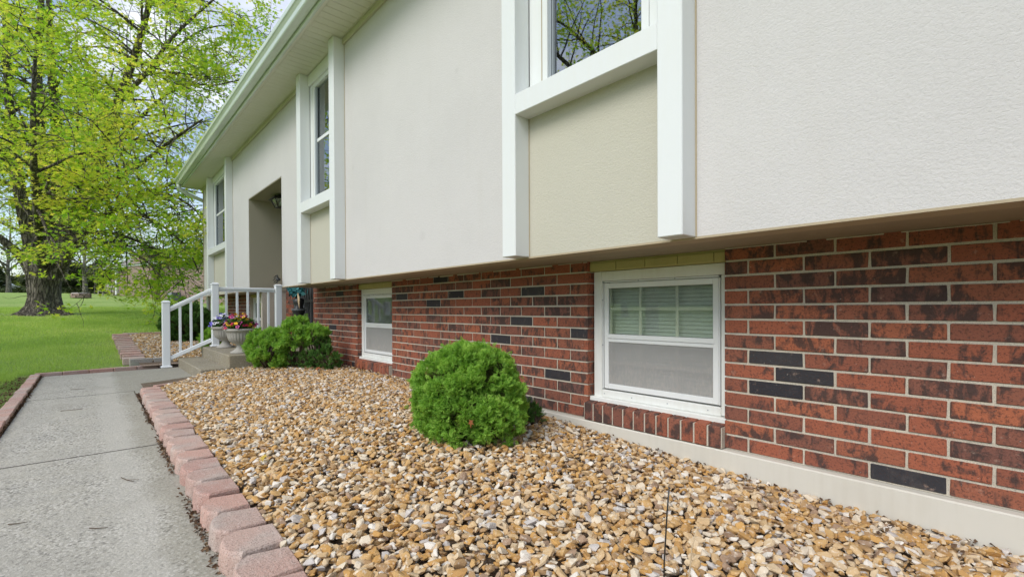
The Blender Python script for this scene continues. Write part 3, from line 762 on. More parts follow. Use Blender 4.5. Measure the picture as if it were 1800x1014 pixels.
# rowlock sills
def rowlock(x0, x1, n):
    s = box('brick_sill', 'mortar', house, x0+.001, x1-.001, YB-.036, YB+.07, .003, .113)
    w = (x1-x0)/n; ms = []
    for v_ in range(3):
        bm = bmesh.new(); bx(bm, -w/2+.0052, w/2-.0052, -.042, .07, .044-.046, .110, bev=.003)
        for q in bm.verts:
            if q.co.z > .06: q.co.z += (q.co.y+.04)*.15
        me = bpy.data.meshes.new('sill_brick'); bm.to_mesh(me); bm.free(); me.materials.append(MT['brick']); ms.append(me)
    for k in range(n): put('sill_brick', ms[k % 3], s, (x0+(k+.5)*w, YB+random.uniform(-.002, .002), .006), 0, (1, 1, 1))
rowlock(-2.074, -1.140, 12); rowlock(-5.775, -4.860, 12)
# wall below sills
box('brick_wall', 'brick', house, -2.074, -1.140, YB+.072, YB+.1, 0, .12); box('brick_wall', 'brick', house, -5.775, -4.86, YB+.072, YB+.1, 0, .12)
box('brick_wall', 'brick', house, -11.13, -9.757, YB, YB+.1, 0, .12)

# ---- pilasters, sill beams, upper windows
def bay(x0, x1, pl, zb=1.064):
    """x0,x1 inner faces of the pilasters, pl pilaster width"""
    for (a_, b_) in ((x0-pl, x0), (x1, x1+pl)):
        box('pilaster', 'white', house, a_, b_, YP, YS+.115, zb, ZSO-.002, bev=.004)
        s = 1
    box('sill_beam', 'white', house, x0+.0005, x1-.0005, YP+.0015, YS+.10, 1.912, 2.035, bev=.003)
    box('caulk_line', 'caulk', house, x1+pl, x1+pl+.007, YS-.003, YS+.01, zb, ZF)
    box('caulk_line', 'caulk', house, x0-pl-.004, x0-pl, YS-.003, YS+.01, zb, ZF)
    box('caulk_line', 'caulk', house, x0, x0+.005, YS-.005, YS, zb, 1.911)
    # window
    hz = 3.46
    w = box('window', 'white', house, x0+.0005, x1-.0005, YS-.020, YS+.10, hz, ZF+.06, bev=.003)  # head trim
    for (a_, b_) in ((x0+.0005, x0+.115), (x1-.115, x1-.0005)):
        box('window_trim', 'white', w, a_, b_, YS+.005, YS+.10, 2.036, hz-.0005, bev=.002)
    box('caulk_line', 'caulk', w, x0+.108, x0+.1145, YS+.001, YS+.02, 2.036, hz)
    gx0, gx1 = x0+.1155, x1-.1155
    bm = bmesh.new()
    bx(bm, gx0, gx0+.042, YS+.0, YS+.09, 2.036, hz-.001, bev=.002); bx(bm, gx1-.042, gx1, YS+.0, YS+.09, 2.036, hz-.001, bev=.002)
    bx(bm, gx0+.042, gx1-.042, YS+.002, YS+.09, hz-.05, hz-.001, bev=.002); bx(bm, gx0+.042, gx1-.042, YS+.002, YS+.09, 2.036, 2.07, bev=.002)
    obj('window_frame', bm, 'white', w)
    for (a_, b_) in ((gx0+.0425, gx0+.064), (gx0+.072, gx0+.078), (gx1-.05, gx1-.043)):
        box('window_track', 'track', w, a_, b_, YS+.012, YS+.0275, 2.071, hz-.051)
    box('meeting_rail', 'white', w, gx0+.064, gx1-.05, YS+.018, YS+.05, 2.745, 2.785, bev=.002)
    box('glass_pane', 'glass_up', w, gx0+.066, gx1-.05, YS+.034, YS+.038, 2.785, hz-.05)
    box('glass_pane', 'glass_up', w, gx0+.066, gx1-.05, YS+.028, YS+.032, 2.068, 2.745)
    box('curtain', 'blind', w, gx0+.02, gx1-.02, YS+.20, YS+.205, 2.76, hz)
    box('room_backdrop', 'dark', w, gx0-.1, gx1+.1, YS+.75, YS+.77, 1.9, 3.6)
bay(*W1, .122); bay(*W2, .135); bay(*W3, .12)

# ---- frieze, soffit, fascia, gutter
segs = []
ex = [XL+.001]+[v_ for (a_, b_), pl in ((W3, .12), (W2, .135), (W1, .122)) for v_ in (a_-pl-.001, b_+pl+.001)]+[XR]
for i in range(0, len(ex), 2):
    box('frieze_board', 'frieze', house, ex[i], ex[i+1], YS-.022, YS-.0005, ZF, ZSO-.002, bev=.003)
YE = 1.655    # inner edge of fascia return
sof = box('soffit', 'cream', house, -13.40, XR+.1, YE, YS+.12, ZSO+.012, ZSO+.03)
n_pl = int((1.1+13.38)/.1055)
bm = bmesh.new(); bx(bm, -.0505, .0505, YE+.032, YS-.03, ZSO, ZSO+.011, bev=.0035); sm_ = bpy.data.meshes.new('soffit_panel'); bm.to_mesh(sm_); bm.free(); sm_.materials.append(MT['cream'])
bm = bmesh.new(); bx(bm, -.0505, .0505, YE+.032, YS-.03, ZSO, ZSO+.011, bev=.0035)
for k in range(16):
    for q in range(3): bx(bm, -.03+q*.03-.004, -.03+q*.03+.004, YE+.05+k*.018, YE+.058+k*.018, ZSO-.0006, ZSO+.002)
sv_ = bpy.data.meshes.new('soffit_panel'); bm.to_mesh(sv_); bm.free(); sv_.materials.append(MT['cream'])
for k in range(n_pl):
    x = -13.33+k*.1055
    put('soffit_panel', sv_ if (k//3) % 5 == 2 else sm_, sof, (x, 0, 0))
box('soffit_trim', 'cream', sof, -13.395, XR, YE, YE+.031, ZSO-.004, ZSO+.0115, bev=.002)
box('soffit_trim', 'cream', sof, -13.395, XR, YS-.0295, YS-.0225, ZSO-.003, ZSO+.0115)
box('fascia_board', 'gutter', house, -13.40, XR+.1, 1.625, YE-.0005, ZSO-.012, 3.74, bev=.003)
box('eave_end', 'cream', house, -13.415, -13.401, 1.60, YS+.1, ZSO-.01, 3.85)
# K-style gutter profile (y,z)
prof = [(1.624, 3.735), (1.624, 3.628), (1.618, 3.618), (1.545, 3.618), (1.537, 3.628), (1.528, 3.665), (1.510, 3.690), (1.498, 3.700), (1.494, 3.715), (1.494, 3.742), (1.500, 3.748), (1.510, 3.742)]
bm = bmesh.new(); ends = []
xsg = (-13.36, XR+.1)
rows = [[bm.verts.new((x, y, z)) for (y, z) in prof] for x in xsg]
for k in range(len(prof)-1): bm.faces.new((rows[0][k], rows[1][k], rows[1][k+1], rows[0][k+1]))
bm.faces.new(rows[0][::-1]); bm.faces.new(rows[1])
bmesh.ops.recalc_face_normals(bm, faces=bm.faces)
g_ = obj('gutter', bm, 'gutter', house)
tubeobj('downspout', 'gutter', g_, [([(-13.27, 1.56, 3.62), (-13.275, 1.565, 3.555), (-13.285, 1.60, 3.50), (-13.33, 1.78, 3.42), (-13.365, 2.02, 3.34), (-13.37, 2.10, 3.30), (-13.37, 2.14, 3.2), (-13.37, 2.14, .2)], .043)], 10)
# roof
bm = bmesh.new()
pts_ = [(1.56, 3.745), (6.3, 5.3), (11.0, 3.745), (11.0, 3.70), (6.3, 5.2), (1.56, 3.70)]
ra = [bm.verts.new((-13.5, y, z)) for y, z in pts_]; rb = [bm.verts.new((XR+.2, y, z)) for y, z in pts_]
for k in range(6): bm.faces.new((ra[k], ra[(k+1) % 6], rb[(k+1) % 6], rb[k]))
bm.faces.new(ra); bm.faces.new(rb[::-1]); bmesh.ops.recalc_face_normals(bm, faces=bm.faces)
MT['roof'] = mat_paint('roof_shingle', (.16, .15, .14), .9, .4); obj('roof', bm, 'roof', house)

# ---- iron security door in the entry
DX0, DX1 = -8.49, -7.55
door = box('door', 'dark', house, DX0, DX1, 2.70, 2.74, .2, 2.2)
bm = bmesh.new()
for (a_, b_) in ((DX0, DX0+.05), (DX1-.09, DX1-.04)): bx(bm, a_, b_, 2.615, 2.65, .2, 2.15, bev=.003)
bx(bm, DX0+.05, DX1-.09, 2.616, 2.648, 2.1, 2.15); bx(bm, DX0+.05, DX1-.09, 2.616, 2.648, .2, .3); bx(bm, DX0+.05, DX1-.09, 2.616, 2.648, .86, .90)
obj('door_frame', bm, 'black', door)
MT['iron_grey'] = mat_plain('lighter_iron', (.10, .11, .12), .35)  # even dark grey iron for door bars and pedestal band
runs = []
for k in range(7):
    x = DX0+.12+k*.105; pts_ = [(x, 2.63, .3)]
    for t in range(37): pts_.append((x+.010*math.sin(t*1.1)*(k % 2 == 1), 2.625+.010*math.cos(t*1.1)*(k % 2 == 1), .3+t*.05))
    runs.append((pts_, .0085))
tubeobj('iron_bar', 'iron_grey', door, runs, 6)
box('door_jamb', 'dark', house, DX1-.035, -7.30, 2.66, 2.70, .15, 2.2)
# lantern under entry ceiling
ln = thing('porch_lantern', 'black metal lantern with clear glass under the entry recess ceiling', 'lantern', (-8.12, 2.36, 2.62))
LX, LY = -8.36, 2.37
lathe('lantern_mount', 'black', ln, [(.0, 2.626), (.06, 2.626), (.06, 2.60), (.02, 2.59), (.02, 2.585), (.0, 2.585)], (LX, LY, 0), 16)
def frus(bm, r0, z0, r1, z1):
    a_ = [bm.verts.new((LX+sx*r0, LY+sy*r0, z0)) for sx, sy in ((-1, -1), (1, -1), (1, 1), (-1, 1))]; b_ = [bm.verts.new((LX+sx*r1, LY+sy*r1, z1)) for sx, sy in ((-1, -1), (1, -1), (1, 1), (-1, 1))]
    for k in range(4): bm.faces.new((a_[k], a_[(k+1) % 4], b_[(k+1) % 4], b_[k]))
    bm.faces.new(a_[::-1]); bm.faces.new(b_)
bm = bmesh.new(); frus(bm, .15, 2.545, .12, 2.58); frus(bm, .155, 2.535, .155, 2.545); frus(bm, .075, 2.405, .075, 2.415); obj('lantern_cap', bm, 'black', ln)
bm = bmesh.new(); frus(bm, .070, 2.416, .118, 2.534); obj('lantern_glass', bm, 'glass', ln)
for sx in (-1, 1):
    for sy in (-1, 1): tubeobj('lantern_bar', 'black', ln, [([(LX+sx*.073, LY+sy*.073, 2.41), (LX+sx*.123, LY+sy*.123, 2.54)], .007)], 5)
lathe('lantern_bulb', 'blind', ln, [(0, 2.53), (.015, 2.52), (.028, 2.48), (.02, 2.45), (0, 2.44)], (LX, LY, 0), 12)

# ornament near the post
orn = thing('wall_ornament', 'small dark wiry metal ornament on the stucco edge above the last railing post', 'ornament', (-7.2, 2.03, 1.17))
rr = []
for k in range(9):
    an = k*.7; rr.append(([(-7.22, 2.0, 1.17), (-7.22+.05*math.cos(an), 1.985, 1.18+.05*math.sin(an)), (-7.22+.14*math.cos(an+.35), 1.97, 1.165+.055*math.sin(an+.4))], .006))
tubeobj('wire_leg', 'black', orn, rr, 5)
lathe('ornament_body', 'black', orn, [(0, 1.145), (.03, 1.155), (.03, 1.18), (0, 1.195)], (-7.22, 2.0, 0), 12)

# ------------------------------------------------------------------ steps, railing
st = thing('concrete_steps', 'weathered concrete entry steps below the white railing', 'steps', (-7.7, 1.2, -.1))
box('step', 'step', st, -8.62, -6.72, .985, 1.30, -.2, .03, bev=.008)
box('step', 'step', st, -8.64, -6.73, 1.285, 2.66, -.2, .18, bev=.010)
rail = thing('porch_railing', 'white vinyl stair railing with three square posts beside the entry steps', 'railing', (-8.52, 1.4, -.1))
def post(x, y, z0, z1, s=.0475):
    p = box('post', 'rail', rail, x-s, x+s, y-s, y+s, z0+.001, z1-.035, bev=.006)
    bm = bmesh.new(); bx(bm, x-s-.006, x+s+.006, y-s-.006, y+s+.006, z1-.0348, z1-.018, bev=.003)
    b_ = [bm.verts.new((x+sx*(s+.003), y+sy*(s+.003), z1-.0178)) for sx, sy in ((-1, -1), (1, -1), (1, 1), (-1, 1))]; t_ = [bm.verts.new((x+sx*s*.6, y+sy*s*.6, z1)) for sx, sy in ((-1, -1), (1, -1), (1, 1), (-1, 1))]
    for k in range(4): bm.faces.new((b_[k], b_[(k+1) % 4], t_[(k+1) % 4], t_[k]))
    bm.faces.new(t_); obj('post_cap', bm, 'rail', p)
    bm = bmesh.new(); bx(bm, x-s-.022, x+s+.022, y-s-.022, y+s+.022, z0, z0+.028, bev=.01); obj('post_base', bm, 'rail', p)
P1, P2, P3 = (-8.60, .84), (-8.50, 1.445), (-8.50, 2.35)
post(*P1, -.1, .885); post(*P2, .18, 1.162); post(*P3, .18, 1.162)
def sloped(name, a_, b_, w, h):
    bm = bmesh.new(); A_, B_ = Vector(a_), Vector(b_); d = (B_-A_); L_ = d.length
    bx(bm, -w/2, w/2, 0, L_, -h/2, h/2, bev=.008)
    q = d.to_track_quat('Y', 'Z').to_matrix().to_4x4(); q.translation = A_
    for v_ in bm.verts: v_.co = q @ v_.co
    return obj(name, bm, 'rail', rail)
sloped('handrail', (-8.592, .885, .768), (-8.508, 1.40, 1.055), .062, .045); sloped('handrail', (-8.592, .885, .735), (-8.508, 1.40, 1.022), .036, .03)
sloped('bottom_rail', (-8.592, .885, .035), (-8.508, 1.40, .285), .045, .06)
sloped('handrail', (-8.5, 1.492, 1.075), (-8.5, 2.303, 1.075), .062, .04); sloped('handrail', (-8.5, 1.492, 1.042), (-8.5, 2.303, 1.042), .036, .03)
sloped('bottom_rail', (-8.5, 1.492, .285), (-8.5, 2.303, .285), .045, .05)
for t in (.24, .50, .76):
    x, y = -8.592+.084*t, .885+.515*t; box('baluster', 'rail', rail, x-.016, x+.016, y-.016, y+.016, .055+.25*t, .725+.287*t, bev=.003)
for k in range(5):
    y = 1.445+.905*(k+1)/6; box('baluster', 'rail', rail, -8.516, -8.484, y-.016, y+.016, .305, 1.03, bev=.003)

# ------------------------------------------------------------------ urns and pansies
def urn(c, label, s=1.):
    t = thing('flower_urn', label, 'planter', c, 'fluted urns on the entry landing')
    fl = lambda i, th: 1-(.055*(1-abs(math.sin(th*13)))**2 if 7 <= i <= 11 else 0)
    prof = [(0, .0), (.115, .0), (.118, .018), (.085, .035), (.055, .065), (.042, .095), (.052, .112), (.10, .135), (.135, .165), (.150, .21), (.157, .255), (.162, .275), (.178, .283), (.186, .298), (.180, .312), (.165, .316), (.158, .300), (.150, .285), (0, .283)]
    o = lathe('urn_body', 'urn', t, [(r*s, z*s) for r, z in prof], c, 156, fl); return t
def petal_flower(r):
    V, F = [], []
    for k in range(5):
        a0 = k*1.2566+.3; V0 = len(V); V.append((0, 0, 0))
        for q in range(5):
            th = a0-.62+q*.31; rr = r*(.75+.25*math.sin(q/4*math.pi)); V.append((rr*math.cos(th), rr*math.sin(th), .12*r*math.sin(q*2.)+.02*r*k))
        for q in range(4): F.append((V0, V0+1+q, V0+2+q))
    me = bpy.data.meshes.new('flower'); me.from_pydata(V, [], F); return me
def pansies(c, cols, label, s=1., seed=0, droop=False):
    rs = random.Random(seed); t = thing('pansy_plant', label, 'flowers', (c[0], c[1], c[2]+.29*s))
    n = 2200; P = []
    for _ in range(n):
        th = rs.uniform(0, 6.283); r = .155*s*math.sqrt(rs.random()); P.append((c[0]+r*math.cos(th), c[1]+r*math.sin(th), c[2]+.29*s+rs.uniform(0, .165)*s*(1.15-r/.17/s*.4)))
    P = np.array(P); lf = np.array([[0, 0, 0], [.45, .4, .08], [0, 1, .02], [-.45, .4, .08]]); ff = np.array([[0, 1, 2], [0, 2, 3]])
    V, F = scatter([(lf, ff)], np.zeros(n, int), P, frames(rng.normal(0, .7, (n, 3))+[0, 0, 1], rng.random(n)*6.28), np.full((n, 3), .024*s)*rng.uniform(.7, 1.3, (n, 1)))
    tag(npmesh('pansy_leaves', V, F, MT['pleaf'], t), kind='stuff')
    ms = [petal_flower(.021) for _ in cols]
    for m_, cl in zip(ms, cols): m_.materials.append(MT[cl])
    dk = petal_flower(.009); dk.materials.append(MT['f_eye'])
    for k in range(84):
        th = k*2.39996; r = .185*s*math.sqrt((k+.5)/84)*1.05; z = c[2]+.30*s+(.185-.13*(r/.185/s)**2+rs.uniform(-.035, .03))*s-(.03 if droop and k % 9 == 0 else 0)
        tilt = rs.uniform(.5, 1.2); az = th if r > .05 else rs.uniform(0, 6.28)
        az = az*.6+(-1.1)*.4 if rs.random() < .4 else rs.uniform(-2.6, .6)
        nn = Vector((math.cos(az)*math.sin(tilt), math.sin(az)*math.sin(tilt), math.cos(tilt)))
        o = put('flower', rs.choice(ms), t, (c[0]+r*math.cos(th), c[1]+r*math.sin(th), z)); o.rotation_euler = nn.to_track_quat('Z', 'Y').to_euler(); sc = rs.uniform(1.0, 1.45); o.scale = (sc, sc, sc)
        if k % 2: 
            e = put('flower_eye', dk, o, (0, 0, 0)); e.parent = o; e.location = (0, 0, .006)
MT['pleaf'] = mat_leaf('pansy_leaf', [(0, (.04, .11, .02)), (1, (.11, .22, .04))], .3, .5, 20.)
for nme, cl in (('f_purple', (.16, .13, .55)), ('f_lilac', (.42, .40, .72)), ('f_white', (.78, .78, .80)), ('f_red', (.50, .02, .07)), ('f_pink', (.60, .12, .32)), ('f_yellow', (.85, .50, .02)), ('f_magenta', (.34, .03, .20)), ('f_eye', (.05, .015, .06))):
    MT[nme] = mat_plain(nme, cl, .6)
urn((-8.15, 1.515, .18), 'grey fluted pedestal urn beside the railing post, with purple and white pansies', 1.0)
urn((-7.00, 1.475, .18), 'grey fluted pedestal urn nearer the shrub, with red and yellow pansies', 1.02)
pansies((-8.15, 1.515, .18), ['f_purple', 'f_purple', 'f_lilac', 'f_white', 'f_white'], 'purple, lilac and white pansies filling the urn by the railing post', 1., 3)
pansies((-7.00, 1.475, .18), ['f_red', 'f_pink', 'f_yellow', 'f_yellow', 'f_yellow', 'f_magenta', 'f_red'], 'red, pink and yellow pansies spilling over the urn nearer the shrub', 1.02, 5, True)
# small purple plant left of post behind railing handled with the shrubs

# pedestal with teal flowers in front of the iron door
ped = thing('pedestal_planter', 'black pedestal planter with teal flowers and dried grass before the iron door', 'planter', (-7.82, 2.46, .18))
lathe('pedestal', 'black', ped, [(0, 0), (.13, 0), (.12, .05), (.07, .10), (.06, .45), (.09, .52), (.10, .56), (.06, .6), (.075, .66), (.085, .72), (.05, .74), (0, .74)], (-7.82, 2.46, .18), 20)
lathe('pedestal_band', 'iron_grey', ped, [(.098, .545), (.108, .55), (.108, .565), (.098, .57)], (-7.82, 2.46, .18), 20)
MT['teal'] = mat_plain('teal_petal', (.16, .52, .58), .6, var=.8); MT['straw'] = mat_plain('straw', (.55, .42, .27), .8)
n = 260; Pp = np.c_[rng.normal(-7.86, .06, n), rng.normal(2.44, .04, n), .98+rng.random(n)*.14]
bl = np.array([[-.5, 0, 0], [.5, 0, 0], [.6, 1, .2], [-.6, 1, .2]]); V, F = scatter([(bl, np.array([[0, 1, 2, 3]]))], np.zeros(n, int), Pp, frames(rng.normal(0, 1, (n, 3))+[0, -.8, .4], rng.random(n)*6.28), np.full((n, 3), .055))
npmesh('teal_petals', V, F, 'teal', ped)
tubeobj('dried_grass', 'straw', ped, [([(-7.80, 2.43, .99), (-7.73+.015*k, 2.42, 1.02-.02*k), (-7.66+.012*k, 2.40, .86-.02*k)], .006) for k in range(6)], 4)

# ------------------------------------------------------------------ arborvitae shrubs
def spray(seed):
    """flat fan of scale foliage; local y = growth direction, z = normal"""
    rs = random.Random(seed); V, F = [], []
    def leaf(p, ang, l, w, z):
        c_, s_ = math.cos(ang), math.sin(ang); px, py = -s_, c_; dx, dy = c_, s_
        o = len(V); V.extend([(p[0]-px*w*.4, p[1]-py*w*.4, z), (p[0]+dx*l*.55-px*w, p[1]+dy*l*.55-py*w, z+.05), (p[0]+dx*l, p[1]+dy*l, z-.03), (p[0]+dx*l*.55+px*w, p[1]+dy*l*.55+py*w, z+.05)])
        F.append((o, o+1, o+2, o+3))
    leaf((0, 0), math.pi/2, .55, .035, 0); leaf((0, .5), math.pi/2+rs.uniform(-.1, .1), .6, .042, .02)
    for k in range(6):
        y = .10+k*.135
        for sd_ in (-1, 1):
            a_ = math.pi/2+sd_*rs.uniform(.65, .95); l = (.52-.055*k)*rs.uniform(.8, 1.15)
            leaf((0, y), a_, l, .042, rs.uniform(-.07, .07))
            if l > .33:
                q = (math.cos(a_)*l*.45, y+math.sin(a_)*l*.45); leaf(q, a_+sd_*-.6, l*.55, .038, rs.uniform(-.06, .08)); leaf(q, a_+sd_*.5, l*.48, .036, rs.uniform(-.03, .06))
    V = np.array(V); V[:, 2] += -.25*V[:, 1]**2
    return V, np.array(F)
SP = [spray(i) for i in range(5)]
def shrub(lobes, n, size, mt, t, clump=.12, zmin=None, up=.5, seed=1, inner=True):
    rs = np.random.default_rng(seed); PP, NN = [], []
    for (c, rad, wt) in lobes:
        c = np.array(c); rad = np.array(rad); mr = rad.mean(); nc = max(8, int(30+34*(mr/.33)**2*1.0)); nc = min(nc, 90)
        i_ = np.arange(nc)+.5; ph = np.arccos(1-1.72*i_/nc); th_ = math.pi*(1+5**.5)*i_
        cd_ = np.c_[np.cos(th_)*np.sin(ph), np.sin(th_)*np.sin(ph), np.cos(ph)]+rs.normal(0, .09, (nc, 3)); cd_ /= np.linalg.norm(cd_, axis=1, keepdims=True)
        sub_r = 1.55/math.sqrt(nc)*rs.uniform(.85, 1.1, nc)
        cc = c+cd_*rad*(1-sub_r*.72+rs.normal(0, clump*.30, nc))[:, None]
        m = int(n*wt); w_ = rs.choice(nc, m, p=sub_r**2/(sub_r**2).sum()); d = rs.normal(size=(m, 3))+cd_[w_]*1.15; d /= np.linalg.norm(d, axis=1, keepdims=True)
        p = cc[w_]+d*(sub_r[w_]*mr)[:, None]*(1-rs.random(m)**2*.35)[:, None]; PP.append(p); NN.append(d*.8+cd_[w_]*.4)
    P = np.concatenate(PP); D = np.concatenate(NN)
    out = rs.random(len(P)) < .05; P = P+D*(out*rs.uniform(0, size*.9, len(P)))[:, None]
    if zmin is not None: k = P[:, 2] > zmin; P, D = P[k], D[k]
    n = len(P)
    g = D+np.array([0, 0, up])+rs.normal(0, .38, (n, 3)); g /= np.linalg.norm(g, axis=1, keepdims=True)   # growth dir (local y)
    side = np.cross(g, rs.normal(0, 1, (n, 3))); side /= np.linalg.norm(side, axis=1, keepdims=True); nz = np.cross(side, g)
    Rm = np.stack([side, g, nz], 2); s = size*rs.uniform(.7, 1.25, n)
    V, F = scatter(SP, rs.integers(0, 5, n), P-g*(s*.5)[:, None], Rm, np.c_[s, s, s])
    npmesh('foliage', V, F, mt, t)['kind'] = 'stuff'
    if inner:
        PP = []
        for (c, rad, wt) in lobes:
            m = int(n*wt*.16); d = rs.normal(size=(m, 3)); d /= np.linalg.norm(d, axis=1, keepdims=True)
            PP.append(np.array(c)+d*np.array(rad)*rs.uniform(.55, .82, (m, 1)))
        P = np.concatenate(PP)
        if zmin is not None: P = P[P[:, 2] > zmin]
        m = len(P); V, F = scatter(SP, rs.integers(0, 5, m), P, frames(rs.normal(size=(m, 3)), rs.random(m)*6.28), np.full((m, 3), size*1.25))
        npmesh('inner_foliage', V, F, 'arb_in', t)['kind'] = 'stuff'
    runs = []
    for (c, rad, wt) in lobes:
        for k in range(14):
            d = rs.normal(size=3); d[2] = abs(d[2])+.3; d /= np.linalg.norm(d); b = np.array([c[0], c[1], (zmin or 0)-.02])
            e = np.array(c)+d*np.array(rad)*.85; runs.append(([tuple(b), tuple(b*.4+e*.6+rs.normal(0, .02, 3)), tuple(e)], [.012, .008, .003]))
    tubeobj('branches', 'twig', t, runs, 5)

t = thing('globe_shrub', 'round bright green arborvitae shrub on the gravel before the brick wall', 'shrub', (-2.33, 1.72, -.02))
shrub([((-2.34, 1.72, .225), (.325, .325, .305), .72), ((-2.26, 1.70, .11), (.32, .30, .19), .2), ((-2.30, 1.74, .35), (.25, .24, .16), .14)], 14000, .038, 'arb', t, .10, -.06, .25, 3)
t2 = thing('sprig_shrub', 'small dark arborvitae sprig poking out between the round shrub and the brick wall', 'shrub', (-2.15, 2.25, -.03))
shrub([((-2.30, 2.22, .04), (.07, .07, .05), 1.), ((-2.37, 2.27, .06), (.07, .05, .06), .5)], 80, .05, 'arb_dk', t2, .2, -.03, .4, 9, False)
t = thing('spreading_shrub', 'open spreading arborvitae shrub at the foot of the entry steps', 'shrub', (-6.3, 1.8, 0))
shrub([((-6.45, 1.66, .24), (.25, .22, .25), .40), ((-6.28, 1.93, .42), (.25, .20, .20), .34), ((-6.09, 2.12, .44), (.14, .14, .10), .10)], 4700, .062, 'arb', t, .4, -.0, .3, 5, False)
t = thing('low_shrub', 'small ragged dark green shrub with bare stems near the brick wall', 'shrub', (-6.0, 2.12, 0))
shrub([((-5.92, 2.15, .14), (.20, .17, .14), .6), ((-6.02, 2.18, .33), (.10, .09, .09), .2), ((-6.22, 2.0, .12), (.22, .12, .10), .12)], 850, .062, 'arb_dk', t, .5, 0., .4, 6, False)
t = thing('round_shrub', 'dark green rounded shrub behind the sloping stair railing', 'shrub', (-12.2, 1.55, .03))
shrub([((-12.2, 1.55, .42), (.46, .44, .42), 1.)], 2300, .11, 'arb_dk', t, .14, .02, .5, 7)
t = thing('round_shrub', 'dark green rounded shrub by the house corner behind the railing post', 'shrub', (-12.3, 2.05, .03))
shrub([((-12.15, 1.98, .34), (.38, .30, .36), 1.)], 1300, .11, 'arb_dk', t, .14, .02, .5, 8)
t = thing('low_shrub', 'light green low plant behind the purple pansies', 'shrub', (-9.6, 1.6, 0))
shrub([((-9.55, 1.62, .22), (.2, .2, .2), 1.)], 420, .09, 'arb', t, .2, -.02, .5, 12, False)

# ------------------------------------------------------------------ trees
def leaf_proto(seed):
    rs = random.Random(seed); V = [(0, 0, 0)]; F = []
    lob = [(-1.9, .55), (-1.45, .30), (-.95, .85), (-.5, .42), (0, 1.05), (.5, .42), (.95, .85), (1.45, .30), (1.9, .55)]
    for th, r in lob: V.append((math.sin(th)*r*.8, .15+math.cos(th)*r, -.22*r*r+rs.uniform(-.05, .05)))
    for k in range(1, len(lob)): F.append((0, k, k+1))
    return np.array(V), np.array(F)
LP = [leaf_proto(i) for i in range(4)]
def simple_leaf():
    return np.array([[0, 0, 0], [.4, .4, .05], [0, 1, -.15], [-.4, .45, .02]]), np.array([[0, 1, 2], [0, 2, 3]])
def grow(stems, seed, l2=3.6, l3=1.25, gap2=.5, gap3=.34, leaves_per=15, leaf=.085, spread=.28, start=.28, droop=.12, crown=None, taperend=.02):
    """returns wood V,F (local coordinates) and leaf clumps"""
    rs = random.Random(seed); V, F = [], []; clumps = []
    def path(p, d, L_, n, wob, dr):
        pts = [p.copy()]; d = d.normalized()
        for i in range(n):
            d = (d+Vector((rs.gauss(0, wob), rs.gauss(0, wob), rs.gauss(0, wob)-dr*(i/n)))).normalized(); p = p+d*(L_/n); pts.append(p.copy())
        return pts
    for pts, r0, r1 in stems:
        P = [Vector(p) for p in pts]; fine = []
        for i in range(len(P)-1):
            for k in range(4):
                t = k/4; p0 = P[max(i-1, 0)]; p1 = P[i]; p2 = P[i+1]; p3 = P[min(i+2, len(P)-1)]
                fine.append(.5*((2*p1)+(-p0+p2)*t+(2*p0-5*p1+4*p2-p3)*t*t+(-p0+3*p1-3*p2+p3)*t**3))
        fine.append(P[-1]); m = len(fine)
        rad = [r0+(r1-r0)*(i/(m-1))**.8 for i in range(m)]
        tube(V, F, fine, rad, 10)
        tot = sum((fine[i+1]-fine[i]).length for i in range(m-1)); acc = 0; nxt = max(tot*start, min(2.1, tot*.5)) if r0 > .12 else tot*start; 
        for i in range(m-1):
            seg = fine[i+1]-fine[i]; acc += seg.length
            while acc > nxt:
                nxt += gap2*rs.uniform(.6, 1.4); f_ = acc/tot; base = fine[i]+seg*rs.random()
                tg = seg.normalized(); o = tg.orthogonal(); o.rotate(Matrix.Rotation(rs.uniform(0, 6.283), 3, tg))
                d = (o*rs.uniform(.75, 1.1)+tg*rs.uniform(.25, .8)+Vector((0, 0, .12))).normalized()
                L2 = l2*rs.uniform(.55, 1.15)*(1.15-.40*f_); n2 = 7; r2 = min(rad[i]*.5, .018+L2*.013)
                p2 = path(base, d, L2, n2, .13, droop); tube(V, F, p2, [r2*(1-.85*q/n2) for q in range(n2+1)], 5)
                a2 = .35*rs.random()
                while a2 < L2:
                    a2 += gap3*rs.uniform(.6, 1.4); q = min(a2/L2, .999)*n2; i2 = int(q)
                    b3 = p2[i2].lerp(p2[i2+1], q-i2); t3 = (p2[i2+1]-p2[i2]).normalized(); o = t3.orthogonal(); o.rotate(Matrix.Rotation(rs.uniform(0, 6.283), 3, t3)); o.z *= .5
                    d3 = (o+t3*.6).normalized(); L3 = l3*rs.uniform(.5, 1.2)*(1.1-.4*q/n2); p3 = path(b3, d3, L3, 4, .16, .05)
                    tube(V, F, p3, [.010*(1-.8*w/4) for w in range(5)], 3)
                    nC = max(2, int(L3/.21))
                    for c_ in range(nC):
                        w = min((c_+rs.uniform(.4, 1.))/nC, .999)*4; clumps.append(p3[int(w)].lerp(p3[int(w)+1], w-int(w)))
    return V, F, clumps
def leaves(clumps, per, size, spread, protos, seed):
    rs = np.random.default_rng(seed); C = np.array([c[:] for c in clumps]); C = np.repeat(C, per, 0); n = len(C)
    P = C+rs.normal(0, 1, (n, 3))*np.array([spread, spread, spread*.42])
    nrm = rs.normal(0, .55, (n, 3))+[0, 0, 1]
    return scatter(protos, rs.integers(0, len(protos), n), P, frames(nrm, rs.random(n)*6.283), np.full((n, 3), 1.)*(size*rs.uniform(.65, 1.2, n))[:, None])
